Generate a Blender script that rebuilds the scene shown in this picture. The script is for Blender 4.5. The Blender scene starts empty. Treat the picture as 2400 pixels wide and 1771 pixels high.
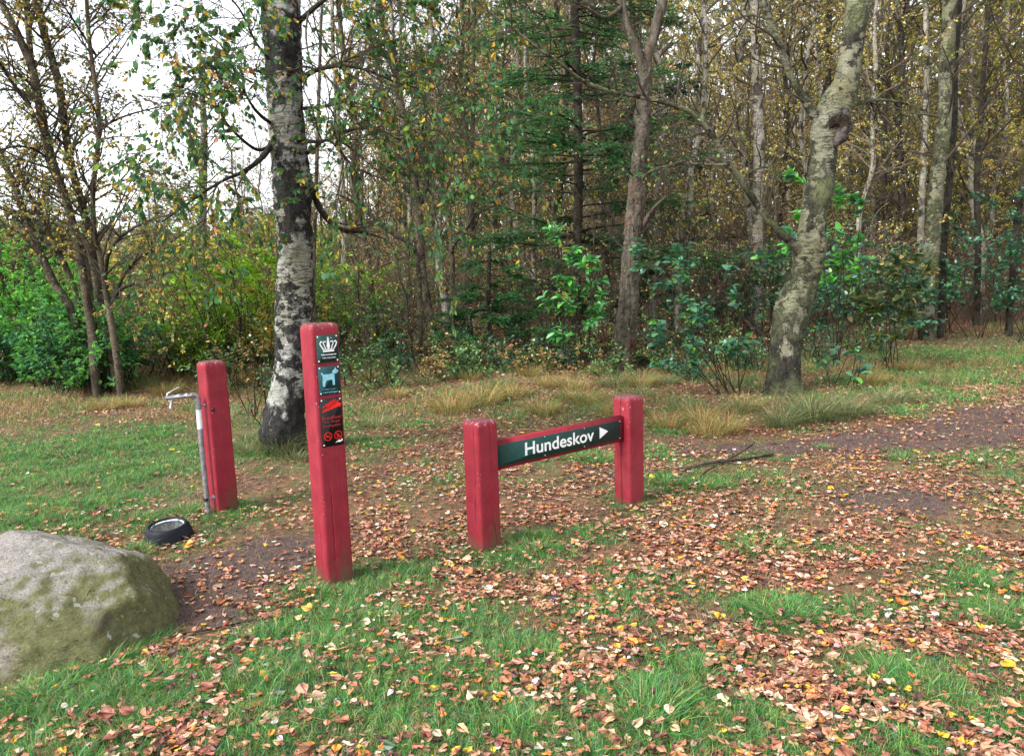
import bpy, math, numpy as np
from mathutils import Vector, Matrix, noise as mnoise
from mathutils.geometry import tessellate_polygon

sc = bpy.context.scene
COL = sc.collection

# ------------------------------------------------------------------ camera
CAM = np.array([0.0, 0.0, 1.6])
FPX, CX, CY = 1792.0, 1200.0, 885.5           # focal length and centre, in pixels of the 2400 px wide photo
PITCH, ROLL = math.radians(8.04), math.radians(1.5)
_f = np.array([0, math.cos(PITCH), -math.sin(PITCH)])
_r0 = np.array([1.0, 0, 0]); _u0 = np.array([0, math.sin(PITCH), math.cos(PITCH)])
_u = math.cos(ROLL)*_u0 + math.sin(ROLL)*_r0
_r = math.cos(ROLL)*_r0 - math.sin(ROLL)*_u0
cd = bpy.data.cameras.new('camera'); cam = bpy.data.objects.new('camera', cd); COL.objects.link(cam)
cd.sensor_width = 36.0; cd.lens = 36.0*FPX/2400.0; cd.clip_start = 0.05; cd.clip_end = 1000
M = Matrix(((_r[0], _u[0], -_f[0], CAM[0]), (_r[1], _u[1], -_f[1], CAM[1]), (_r[2], _u[2], -_f[2], CAM[2]), (0, 0, 0, 1)))
cam.matrix_world = M
sc.camera = cam

# ------------------------------------------------------------------ sky and sun (bright overcast)
SUN_EL, SUN_AZ = math.radians(42), math.radians(-126)      # azimuth from +Y towards +X: light from the open left side
w = bpy.data.worlds.new('World'); sc.world = w; w.use_nodes = True
nt = w.node_tree; nt.nodes.clear()
o_ = nt.nodes.new('ShaderNodeOutputWorld'); bg = nt.nodes.new('ShaderNodeBackground')
sky = nt.nodes.new('ShaderNodeTexSky'); sky.sky_type = 'NISHITA'; sky.sun_disc = False
sky.sun_elevation = SUN_EL; sky.sun_rotation = SUN_AZ
sky.air_density = 1.0; sky.dust_density = 1.0; sky.ozone_density = 1.0
hs = nt.nodes.new('ShaderNodeHueSaturation'); hs.inputs['Saturation'].default_value = 0.22; hs.inputs['Value'].default_value = 1.0
tc = nt.nodes.new('ShaderNodeTexCoord')
cn = nt.nodes.new('ShaderNodeTexNoise'); cn.inputs['Scale'].default_value = 2.2; cn.inputs['Detail'].default_value = 5
cr = nt.nodes.new('ShaderNodeMapRange'); cr.inputs[1].default_value = .3; cr.inputs[2].default_value = .7; cr.inputs[3].default_value = .85; cr.inputs[4].default_value = 1.15
mul = nt.nodes.new('ShaderNodeVectorMath'); mul.operation = 'SCALE'
L = nt.links.new
L(sky.outputs[0], hs.inputs['Color']); L(tc.outputs['Generated'], cn.inputs['Vector']); L(cn.outputs[0], cr.inputs[0])
L(hs.outputs[0], mul.inputs[0]); L(cr.outputs[0], mul.inputs['Scale']); L(mul.outputs[0], bg.inputs['Color']); L(bg.outputs[0], o_.inputs[0])
bg.inputs['Strength'].default_value = 0.12
sd = bpy.data.lights.new('sun', 'SUN'); sun = bpy.data.objects.new('sun', sd); COL.objects.link(sun)
sd.energy = 1.5; sd.angle = math.radians(22); sd.color = (1.0, .96, .9)
sdir = Vector((math.sin(SUN_AZ)*math.cos(SUN_EL), math.cos(SUN_AZ)*math.cos(SUN_EL), math.sin(SUN_EL)))
sun.rotation_euler = sdir.to_track_quat('Z', 'Y').to_euler()
sc.view_settings.view_transform = 'Standard'; sc.view_settings.look = 'None'
sc.view_settings.exposure = 1.88; sc.view_settings.gamma = 1.0
sc.cycles.max_bounces = 7; sc.cycles.diffuse_bounces = 4; sc.cycles.transmission_bounces = 4; sc.cycles.glossy_bounces = 2
sc.cycles.caustics_reflective = False; sc.cycles.caustics_refractive = False

# ------------------------------------------------------------------ helpers: pixels to points
def ray(x, y):
    return _f*FPX + _r*(x-CX) - _u*(y-CY)
def W(x, y, Y):
    d = ray(x, y); return CAM + d*(Y/d[1])
def proj(p):
    v = np.asarray(p) - CAM
    z = v @ _f
    return np.array([CX + FPX*(v @ _r)/z, CY - FPX*(v @ _u)/z])
_rg = np.random.default_rng(5).random((128, 128))
def n2(x, y, s, off=0.0):
    x = np.asarray(x, float)/s + off + 1000; y = np.asarray(y, float)/s + off*1.7 + 1000
    xi = np.floor(x).astype(int); yi = np.floor(y).astype(int); fx = x-xi; fy = y-yi
    fx = fx*fx*(3-2*fx); fy = fy*fy*(3-2*fy)
    a = _rg[xi % 128, yi % 128]; b = _rg[(xi+1) % 128, yi % 128]; c = _rg[xi % 128, (yi+1) % 128]; d = _rg[(xi+1) % 128, (yi+1) % 128]
    return (a*(1-fx)+b*fx)*(1-fy) + (c*(1-fx)+d*fx)*fy
def hgt(x, y):
    x = np.asarray(x, float); y = np.asarray(y, float)
    h = (n2(x, y, 2.3, 3)-.5)*.09 + (n2(x, y, .55, 7)-.5)*.03
    far = np.clip((y-7)/8, 0, 1)
    return h + far*(n2(x, y, 3.1, 11)-.4)*.35
def G(x, y):
    d = ray(x, y); z = 0.0
    for _ in range(6):
        p = CAM + d*((z-CAM[2])/d[2]); z = float(hgt(p[0], p[1]))
    p[2] = z; return p
def zat(px, py, X, Y):
    a = 0.0; b = 4.0
    ya = proj((X, Y, a))[1]; yb = proj((X, Y, b))[1]
    for _ in range(30):
        m = .5*(a+b)
        if proj((X, Y, m))[1] > py: a = m
        else: b = m
    return m

def unit(v):
    v = np.asarray(v, float); return v/np.maximum(np.linalg.norm(v, axis=-1, keepdims=True), 1e-9)

# ------------------------------------------------------------------ helpers: meshes
def mk(name, V, Q=None, T=None, mat=None, parent=None, col=None, smooth=False, mats=None, midx=None, loc=None):
    me = bpy.data.meshes.new(name)
    V = np.ascontiguousarray(V, dtype=np.float32).reshape(-1, 3)
    Q = np.zeros((0, 4), np.int32) if Q is None else np.asarray(Q, np.int32).reshape(-1, 4)
    T = np.zeros((0, 3), np.int32) if T is None else np.asarray(T, np.int32).reshape(-1, 3)
    nq, ntri = len(Q), len(T)
    me.vertices.add(len(V)); me.vertices.foreach_set('co', V.ravel())
    me.loops.add(nq*4+ntri*3); me.loops.foreach_set('vertex_index', np.concatenate([Q.ravel(), T.ravel()]).astype(np.int32))
    me.polygons.add(nq+ntri)
    ls = np.concatenate([np.arange(nq)*4, nq*4+np.arange(ntri)*3]).astype(np.int32)
    me.polygons.foreach_set('loop_start', ls)
    if smooth: me.polygons.foreach_set('use_smooth', np.ones(nq+ntri, bool))
    for m_ in (mats or ([mat] if mat else [])): me.materials.append(m_)
    if midx is not None: me.polygons.foreach_set('material_index', np.asarray(midx, np.int32))
    if col is not None:
        c = np.ones((len(V), 4), np.float32); c[:, :3] = col
        me.color_attributes.new('col', 'FLOAT_COLOR', 'POINT').data.foreach_set('color', c.ravel())
    me.update(calc_edges=True)
    ob = bpy.data.objects.new(name, me); COL.objects.link(ob)
    if parent is not None: ob.parent = parent
    if loc is not None: ob.location = loc
    return ob
def tag(o, label=None, cat=None, group=None, kind=None):
    if label: o['label'] = label
    if cat: o['category'] = cat
    if group: o['group'] = group
    if kind: o['kind'] = kind
    return o
def empty(name, loc, rz=0.0, label=None, cat=None, group=None):
    o = bpy.data.objects.new(name, None); COL.objects.link(o); o.empty_display_size = .2
    o.location = tuple(float(v) for v in loc); o.rotation_euler = (0, 0, rz)
    return tag(o, label, cat, group)
class MB:
    """collects pieces into one mesh"""
    def __init__(s): s.V = []; s.Q = []; s.T = []; s.C = []; s.n = 0
    def add(s, V, Q=None, T=None, c=None):
        V = np.asarray(V, float).reshape(-1, 3)
        if Q is not None and len(Q): s.Q.append(np.asarray(Q).reshape(-1, 4)+s.n)
        if T is not None and len(T): s.T.append(np.asarray(T).reshape(-1, 3)+s.n)
        if c is None: c = (.5, .5, .5)
        c = np.asarray(c, float)
        s.C.append(np.broadcast_to(c, (len(V), 3)) if c.ndim == 1 else c)
        s.V.append(V); s.n += len(V); return s
    def build(s, name, mat, parent=None, smooth=False, color=True, loc=None, off=None):
        V = np.concatenate(s.V)
        if off is not None: V = V-np.asarray(off)
        return mk(name, V, np.concatenate(s.Q) if s.Q else None, np.concatenate(s.T) if s.T else None, mat, parent,
                  np.concatenate(s.C) if color else None, smooth, loc=loc)
def box(mb, c, s, col=None, bev=0.0):
    c = np.asarray(c, float); h = np.asarray(s, float)/2
    if bev <= 0:
        V = np.array([[x, y, z] for x in (-1, 1) for y in (-1, 1) for z in (-1, 1)])*h + c
        Q = [[0, 1, 3, 2], [4, 6, 7, 5], [0, 4, 5, 1], [2, 3, 7, 6], [0, 2, 6, 4], [1, 5, 7, 3]]
        mb.add(V, Q, None, col); return
    import bmesh
    bm = bmesh.new(); bmesh.ops.create_cube(bm, size=1.0)
    for v in bm.verts: v.co = Vector((v.co.x*2*h[0]+c[0], v.co.y*2*h[1]+c[1], v.co.z*2*h[2]+c[2]))
    bmesh.ops.bevel(bm, geom=bm.edges[:], offset=bev, segments=2, affect='EDGES')
    bmesh.ops.triangulate(bm, faces=bm.faces[:])
    mb.add([v.co[:] for v in bm.verts], None, [[v.index for v in f.verts] for f in bm.faces], col); bm.free()
def tubes(P, R, n=4, seed=1):
    P = np.asarray(P, float); R = np.asarray(R, float)
    N, K, _ = P.shape
    T = unit(np.gradient(P, axis=1))
    D = unit(P[:, -1]-P[:, 0] + 1e-6)
    rv = np.random.default_rng(seed).normal(size=(N, 3)); ref = unit(np.cross(D, rv))[:, None, :]
    A = unit(ref - (ref*T).sum(-1, keepdims=True)*T); B = np.cross(T, A)
    a = np.arange(n)*2*np.pi/n
    V = P[:, :, None, :] + R[:, :, None, None]*(np.cos(a)[None, None, :, None]*A[:, :, None, :] + np.sin(a)[None, None, :, None]*B[:, :, None, :])
    idx = np.arange(N*K*n).reshape(N, K, n)
    i0 = idx[:, :-1]; i1 = idx[:, 1:]
    Q = np.stack([i0, np.roll(i0, -1, 2), np.roll(i1, -1, 2), i1], -1).reshape(-1, 4)
    return V.reshape(-1, 3), Q
def catmull(P, n):
    P = np.asarray(P, float)
    Q = np.vstack([2*P[0]-P[1], P, 2*P[-1]-P[-2]])
    t = np.linspace(0, len(P)-1-1e-9, n); i = t.astype(int); u = (t-i)[:, None]
    a, b, c, d = Q[i], Q[i+1], Q[i+2], Q[i+3]
    return .5*((2*b)+(-a+c)*u+(2*a-5*b+4*c-d)*u*u+(-a+3*b-3*c+d)*u**3)
def even(P, n):
    """points with radius column resampled evenly along their length"""
    P = catmull(P, max(60, 4*n)); s = np.concatenate([[0], np.cumsum(np.linalg.norm(np.diff(P[:, :3], axis=0), axis=1))])
    t = np.linspace(0, s[-1], n); return np.stack([np.interp(t, s, P[:, k]) for k in range(P.shape[1])], 1)
def grow(start, d, length, K, wob, up, rng):
    N = len(start); P = np.zeros((N, K, 3)); P[:, 0] = start; d = unit(d); st = (np.asarray(length)/(K-1))[:, None]
    for k in range(1, K):
        P[:, k] = P[:, k-1] + d*st
        d = unit(d + wob*rng.normal(size=(N, 3)) + np.array([0, 0, up]))
    return P
def childs(P, R, n, t0, t1, a0, a1, rng, weight=None):
    N, K, _ = P.shape
    wt = np.linalg.norm(np.diff(P, axis=1), axis=2).sum(1) if weight is None else weight
    i = rng.choice(N, n, p=wt/wt.sum()); t = rng.uniform(t0, t1, n)*(K-1); k = np.minimum(t.astype(int), K-2); f = (t-k)[:, None]
    p = P[i, k]*(1-f)+P[i, k+1]*f; T = unit(P[i, k+1]-P[i, k]); r = R[i, k]*(1-f[:, 0])+R[i, k+1]*f[:, 0]
    q = rng.normal(size=(n, 3)); q = unit(q-(q*T).sum(1, keepdims=True)*T); a = rng.uniform(a0, a1, n)[:, None]
    return p, np.cos(a)*T+np.sin(a)*q, r, t/(K-1)
LEAF6 = (np.array([[0, 0, 0], [.30, .28, .07], [.26, .62, .05], [0, 1.0, -.02], [-.26, .62, .05], [-.30, .28, .07]]), np.array([[0, 1, 2, 3], [0, 3, 4, 5]]))
LEAF4 = (np.array([[0, 0, 0], [.34, .42, .05], [0, 1.0, 0], [-.34, .42, .05]]), np.array([[0, 1, 2, 3]]))
NEEDLE = (np.array([[0, 0, 0], [.10, .5, 0], [0, 1.0, 0], [-.10, .5, 0]]), np.array([[0, 1, 2, 3]]))
LONG6 = (np.array([[0, 0, 0], [.20, .30, .06], [.19, .65, .06], [0, 1.0, -.08], [-.19, .65, .06], [-.20, .30, .06]]), np.array([[0, 1, 2, 3], [0, 3, 4, 5]]))
def place(tpl, pos, ax, nrm, size):
    tv, tf = tpl; ax = unit(ax); x = unit(np.cross(ax, nrm)); z = np.cross(x, ax)
    s = np.asarray(size)[:, None, None]
    V = pos[:, None, :] + s*(tv[None, :, 0:1]*x[:, None, :] + tv[None, :, 1:2]*ax[:, None, :] + tv[None, :, 2:3]*z[:, None, :])
    m = len(tv); Q = (tf[None] + (np.arange(len(pos))*m)[:, None, None]).reshape(-1, 4)
    return V.reshape(-1, 3), Q, m
def pick(pal, n, rng, jit=.28):
    wt = np.array([p[0] for p in pal], float); c = np.array([p[1] for p in pal])[rng.choice(len(pal), n, p=wt/wt.sum())]
    return np.clip(c*np.exp(rng.normal(0, jit, (n, 1)))*(1+rng.normal(0, .08, (n, 3))), .004, .9)

# ------------------------------------------------------------------ helpers: materials
def newmat(name):
    m = bpy.data.materials.new(name); m.use_nodes = True; m.node_tree.nodes.clear()
    return m, m.node_tree
def nd(nt, typ, **kw):
    n = nt.nodes.new(typ)
    for k, v in kw.items():
        if k in ('operation', 'blend_type', 'data_type', 'attribute_name', 'noise_dimensions', 'feature', 'distance', 'clamp', 'musgrave_type', 'noise_type'): setattr(n, k, v)
        else:
            n.inputs[k.replace('_', ' ')].default_value = v
    return n
def noise(nt, vec, scale, detail=4, rough=.55, stretch=None):
    if stretch is not None:
        mp = nt.nodes.new('ShaderNodeMapping'); mp.inputs['Scale'].default_value = stretch; nt.links.new(vec, mp.inputs[0]); vec = mp.outputs[0]
    n = nt.nodes.new('ShaderNodeTexNoise'); n.inputs['Scale'].default_value = scale; n.inputs['Detail'].default_value = detail; n.inputs['Roughness'].default_value = rough
    nt.links.new(vec, n.inputs['Vector']); return n.outputs[0]
def ramp(nt, fac, lo, hi, a=0.0, b=1.0):
    n = nt.nodes.new('ShaderNodeMapRange'); n.inputs[1].default_value = lo; n.inputs[2].default_value = hi; n.inputs[3].default_value = a; n.inputs[4].default_value = b
    nt.links.new(fac, n.inputs[0]); return n.outputs[0]
def mix(nt, fac, a, b):
    n = nt.nodes.new('ShaderNodeMix'); n.data_type = 'RGBA'
    for s, v in ((0, fac), (6, a), (7, b)):
        if hasattr(v, 'is_linked'): nt.links.new(v, n.inputs[s])
        else: n.inputs[s].default_value = v if s == 0 else (*v, 1)
    return n.outputs[2]
def math_(nt, op, a, b=None):
    n = nt.nodes.new('ShaderNodeMath'); n.operation = op
    for s, v in ((0, a), (1, b)):
        if v is None: continue
        if hasattr(v, 'is_linked'): nt.links.new(v, n.inputs[s])
        else: n.inputs[s].default_value = v
    return n.outputs[0]
def finish(nt, colr, rough=.8, bump=None, bstr=.5, bdist=.01, metal=0.0, spec=.4, coat=0.0):
    p = nt.nodes.new('ShaderNodeBsdfPrincipled'); out = nt.nodes.new('ShaderNodeOutputMaterial')
    if hasattr(colr, 'is_linked'): nt.links.new(colr, p.inputs['Base Color'])
    else: p.inputs['Base Color'].default_value = (*colr, 1)
    if hasattr(rough, 'is_linked'): nt.links.new(rough, p.inputs['Roughness'])
    else: p.inputs['Roughness'].default_value = rough
    p.inputs['Metallic'].default_value = metal; p.inputs['Specular IOR Level'].default_value = spec; p.inputs['Coat Weight'].default_value = coat
    if bump is not None:
        b = nt.nodes.new('ShaderNodeBump'); b.inputs['Strength'].default_value = bstr; b.inputs['Distance'].default_value = bdist
        nt.links.new(bump, b.inputs['Height']); nt.links.new(b.outputs[0], p.inputs['Normal'])
    nt.links.new(p.outputs[0], out.inputs[0]); return p
def objco(nt): return nt.nodes.new('ShaderNodeTexCoord').outputs['Object']

def leafmat(name, trans=.35, gloss=0.0, rough=.5):
    m, nt = newmat(name)
    a = nt.nodes.new('ShaderNodeAttribute'); a.attribute_name = 'col'
    out = nt.nodes.new('ShaderNodeOutputMaterial'); d = nt.nodes.new('ShaderNodeBsdfDiffuse'); t = nt.nodes.new('ShaderNodeBsdfTranslucent')
    mx = nt.nodes.new('ShaderNodeMixShader'); mx.inputs[0].default_value = trans
    for s in (d, t): nt.links.new(a.outputs['Color'], s.inputs['Color'])
    nt.links.new(d.outputs[0], mx.inputs[1]); nt.links.new(t.outputs[0], mx.inputs[2]); last = mx.outputs[0]
    if gloss > 0:
        g = nt.nodes.new('ShaderNodeBsdfGlossy'); g.inputs['Roughness'].default_value = rough; g.inputs['Color'].default_value = (1, 1, 1, 1)
        m2 = nt.nodes.new('ShaderNodeMixShader'); m2.inputs[0].default_value = gloss
        nt.links.new(last, m2.inputs[1]); nt.links.new(g.outputs[0], m2.inputs[2]); last = m2.outputs[0]
    nt.links.new(last, out.inputs[0]); return m
M_LEAF = leafmat('foliage', .45)
M_GLOSSLEAF = leafmat('glossy_foliage', .35, .06, .4)
M_GRASS = leafmat('grass_blades', .35, .03, .5)
M_LITTER = leafmat('litter_leaves', .12, .035, .5)

def barkmat(name, light, dark, thr=.52, dash=.5, moss=0.0, basez=0.0, patch=3.0, mosscol=(.07, .09, .03), bstr=.9, darktop=None):
    m, nt = newmat(name); co = objco(nt)
    A, Mu, S = (lambda a, b: math_(nt, 'ADD', a, b)), (lambda a, b: math_(nt, 'MULTIPLY', a, b)), (lambda a, b: math_(nt, 'SUBTRACT', a, b))
    big = noise(nt, co, patch, 6, .68, (1, 1, .8)); fine = noise(nt, co, 34, 5, .75, (1, 1, 1.3)); mid = noise(nt, co, 9, 5, .7, (1, 1, 1.6))
    lent = noise(nt, co, 11, 5, .75, (1, 1, 5.5)); lent2 = noise(nt, co, 5, 6, .8, (1, 1, 9)); fur = noise(nt, co, 13, 6, .72, (1, 1, .28))
    where = ramp(nt, noise(nt, co, 1.9, 4, .6), .36, .60)
    sep = nt.nodes.new('ShaderNodeSeparateXYZ'); nt.links.new(co, sep.inputs[0])
    if darktop: big = A(big, ramp(nt, sep.outputs[2], darktop[0], darktop[1], 0, darktop[2]))
    pf = ramp(nt, A(big, A(Mu(S(fine, .5), .34), Mu(S(mid, .5), .45))), thr, thr+.045)
    df = Mu(ramp(nt, lent, .53, .59), where)
    sep = nt.nodes.new('ShaderNodeSeparateXYZ'); nt.links.new(co, sep.inputs[0])
    tone = mix(nt, ramp(nt, lent2, .3, .7), tuple(c*.42 for c in light), tuple(min(1, c*1.30) for c in light))
    tone = mix(nt, ramp(nt, fine, .35, .6, .55, 0), tone, tuple(c*.35 for c in light))
    tone = mix(nt, ramp(nt, noise(nt, co, 1.6, 5, .65), .40, .62, 0, .85), tone, tuple(c*k for c, k in zip(light, (.46, .45, .30))))
    c = mix(nt, Mu(df, dash), tone, tuple(d*1.2 for d in dark))
    if basez > 0:
        low = A(ramp(nt, sep.outputs[2], 0, basez*1.5, 1, 0), A(Mu(S(big, .5), 2.2), Mu(S(fur, .5), 1.3)))
        pf = math_(nt, 'MAXIMUM', pf, ramp(nt, low, .46, .60))
    dk = mix(nt, ramp(nt, fur, .36, .62), tuple(d*.35 for d in dark), tuple(d*2.3 for d in dark))
    dk = mix(nt, ramp(nt, fine, .55, .66, 0, .5), dk, tuple(min(1, d*4.5) for d in dark))
    c = mix(nt, pf, c, dk)
    if moss > 0:
        mf = Mu(ramp(nt, noise(nt, co, 2.3, 6, .75), .62-.2*moss, .72-.1*moss), min(1, moss*1.2))
        c = mix(nt, mf, c, mosscol)
    h = A(A(Mu(fine, .35), Mu(lent2, .5)), A(Mu(df, -.3), Mu(Mu(fur, pf), 2.2)))
    finish(nt, c, .85, h, bstr, .035, spec=.2); return m
M_BIRCH = barkmat('birch_bark', (.50, .50, .475), (.020, .019, .018), .495, .9, .25, .85, 3.1, (.13, .15, .075), 1.0, (1.7, 2.6, .045))
M_BIRCH2 = barkmat('lichen_birch_bark', (.32, .31, .235), (.026, .024, .018), .495, 1.0, .85, 1.2, 3.0, (.15, .17, .08), 1.0)
M_BIRCHBG = barkmat('slender_birch_bark', (.52, .48, .42), (.05, .045, .04), .54, .8, .2, .4, 4.0)
M_TAN = barkmat('young_birch_bark', (.19, .155, .115), (.05, .04, .03), .52, .6, .35, .5, 5.0, (.10, .12, .05))
M_DARK = barkmat('dark_bark', (.085, .072, .058), (.026, .021, .017), .5, .3, .4, 0, 6.0, (.07, .09, .04))
M_RED = barkmat('reddish_bark', (.20, .12, .08), (.05, .032, .024), .55, .5, .1, 0, 5.0)

# dead wood: grey outer bark with long reddish bare patches and vertical grain
def deadmat():
    m, nt = newmat('dead_wood'); co = objco(nt)
    gr = noise(nt, co, 18, 6, .75, (1, 1, .12)); big = noise(nt, co, 2.0, 5, .7, (1.6, 1.6, .5)); fine = noise(nt, co, 26, 5, .75); plate = noise(nt, co, 8, 5, .75, (1, 1, .5))
    c = mix(nt, ramp(nt, gr, .35, .65), (.028, .024, .019), (.18, .155, .12))
    c = mix(nt, ramp(nt, big, .54, .60), c, mix(nt, ramp(nt, gr, .35, .65), (.045, .02, .017), (.19, .085, .06)))
    c = mix(nt, ramp(nt, plate, .54, .60, 0, .85), c, mix(nt, fine, (.04, .036, .03), (.17, .16, .11)))
    c = mix(nt, ramp(nt, fine, .33, .42, .8, 0), c, (.025, .02, .017))
    finish(nt, c, .85, math_(nt, 'ADD', gr, math_(nt, 'ADD', math_(nt, 'MULTIPLY', fine, .7), plate)), 1.0, .04, spec=.15); return m
M_DEAD = deadmat()

def postmat():
    m, nt = newmat('red_paint'); co = objco(nt)
    sep = nt.nodes.new('ShaderNodeSeparateXYZ'); nt.links.new(co, sep.inputs[0])
    at = nt.nodes.new('ShaderNodeAttribute'); at.attribute_name = 'col'
    s2 = nt.nodes.new('ShaderNodeSeparateXYZ'); nt.links.new(at.outputs['Vector'], s2.inputs[0])
    edge0, top, low = s2.outputs[0], s2.outputs[1], s2.outputs[2]; edge = math_(nt, 'MINIMUM', edge0, 1.0)
    f = noise(nt, co, 60, 5, .7); g = noise(nt, co, 9, 5, .65); gr = noise(nt, co, 30, 4, .6, (1, 1, .06))
    c = mix(nt, ramp(nt, g, .35, .65), (.20, .012, .023), (.255, .022, .036))
    c = mix(nt, ramp(nt, noise(nt, co, 4, 3, .6), .5, .75, 0, .6), c, (.165, .013, .024))
    c = mix(nt, ramp(nt, gr, .52, .72, 0, .45), c, (.12, .010, .018)); c = mix(nt, ramp(nt, noise(nt, co, 2.6, 5, .65), .5, .7, 0, .35), c, (.30, .05, .06))
    alg = math_(nt, 'MULTIPLY', ramp(nt, sep.outputs[2], .30, 0, 0, 1), ramp(nt, noise(nt, co, 8, 5, .7, (1, 1, .35)), .48, .62)); c = mix(nt, math_(nt, 'MULTIPLY', alg, .7), c, (.06, .055, .022))
    # lichen and pale chips on the cap and edges
    chip = ramp(nt, math_(nt, 'ADD', math_(nt, 'MULTIPLY', noise(nt, co, 75, 3, .6), 1.0), math_(nt, 'MULTIPLY', math_(nt, 'MAXIMUM', math_(nt, 'MULTIPLY', edge, math_(nt, 'MULTIPLY', ramp(nt, noise(nt, co, 5, 3), .45, .7), .13)), math_(nt, 'MULTIPLY', top, .19)), 1.0)), .735, .755)
    c = mix(nt, math_(nt, 'MULTIPLY', chip, .8), c, (.42, .30, .28))
    dirt = ramp(nt, math_(nt, 'ADD', math_(nt, 'MULTIPLY', noise(nt, co, 14, 5, .7), .9), math_(nt, 'MULTIPLY', top, .28)), .60, .75)
    c = mix(nt, math_(nt, 'MULTIPLY', dirt, math_(nt, 'MULTIPLY', top, .9)), c, (.10, .05, .055))
    lo = ramp(nt, math_(nt, 'ADD', low, math_(nt, 'MULTIPLY', math_(nt, 'SUBTRACT', gr, .5), 1.2)), .55, .95)
    c = mix(nt, math_(nt, 'MULTIPLY', lo, .7), c, (.10, .055, .035))
    c = mix(nt, ramp(nt, edge0, 1.4, 2.2), c, (.02, .008, .008))
    finish(nt, c, ramp(nt, g, .3, .7, .5, .75), math_(nt, 'ADD', gr, math_(nt, 'MULTIPLY', f, .5)), .7, .006, spec=.22); return m
M_POST = postmat()
def plain(name, c, rough=.5, metal=0, var=.12, spec=.4, sc_=20, bstr=.1):
    m, nt = newmat(name); co = objco(nt); n = noise(nt, co, sc_, 4, .6)
    col = mix(nt, ramp(nt, n, .3, .7), tuple(x*(1-var) for x in c), tuple(min(1, x*(1+var)) for x in c))
    finish(nt, col, rough, n, bstr, .002, metal, spec); return m
M_PLATE = plain('green_plate', (.006, .048, .042), .42, 0, .2)
M_PLATE2 = plain('teal_plate', (.005, .05, .06), .42, 0, .25)
M_BLACKP = plain('black_plate', (.006, .005, .006), .45)
M_WHITE = plain('white_print', (.82, .84, .84), .5, 0, .05)
M_BLUE = plain('pale_blue_print', (.24, .56, .68), .5, 0, .2, sc_=60)
M_BLUETXT = plain('dull_blue_print', (.16, .36, .42), .5, 0, .3, sc_=120)
M_REDP = plain('red_print', (.75, .012, .012), .5, 0, .15)
M_REDTXT = plain('faded_red_print', (.36, .02, .02), .5, 0, .4, sc_=150)
M_PIPE = plain('galvanised_pipe', (.25, .235, .26), .42, .5, .4, sc_=30)
M_CHROME = plain('worn_chrome', (.52, .53, .56), .25, .9, .2)
M_STICK = plain('white_label_film', (.66, .70, .76), .5, 0, .12, sc_=60)
M_RUBBER = plain('black_rubber', (.006, .008, .014), .55, 0, .5, .2, 14)
M_BLACKHOLE = plain('dark_steel', (.03, .02, .02), .6, .3)
M_LITTERBAG = plain('blue_black_scrap', (.018, .03, .05), .45, 0, .4)
m, nt = newmat('bowl_water'); finish(nt, (.03, .035, .04), .04, noise(nt, objco(nt), 22, 3), .25, .01, spec=1.0, coat=1.0); M_WATER = m
m, nt = newmat('glare_blotched_dish'); co = objco(nt); finish(nt, mix(nt, ramp(nt, noise(nt, co, 26, 4, .7), .42, .52), (.03, .035, .04), (.72, .76, .78)), .3, None, spec=.6); M_DISH = m  # white glare broken by dark blotches, put into the dish colour

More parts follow.
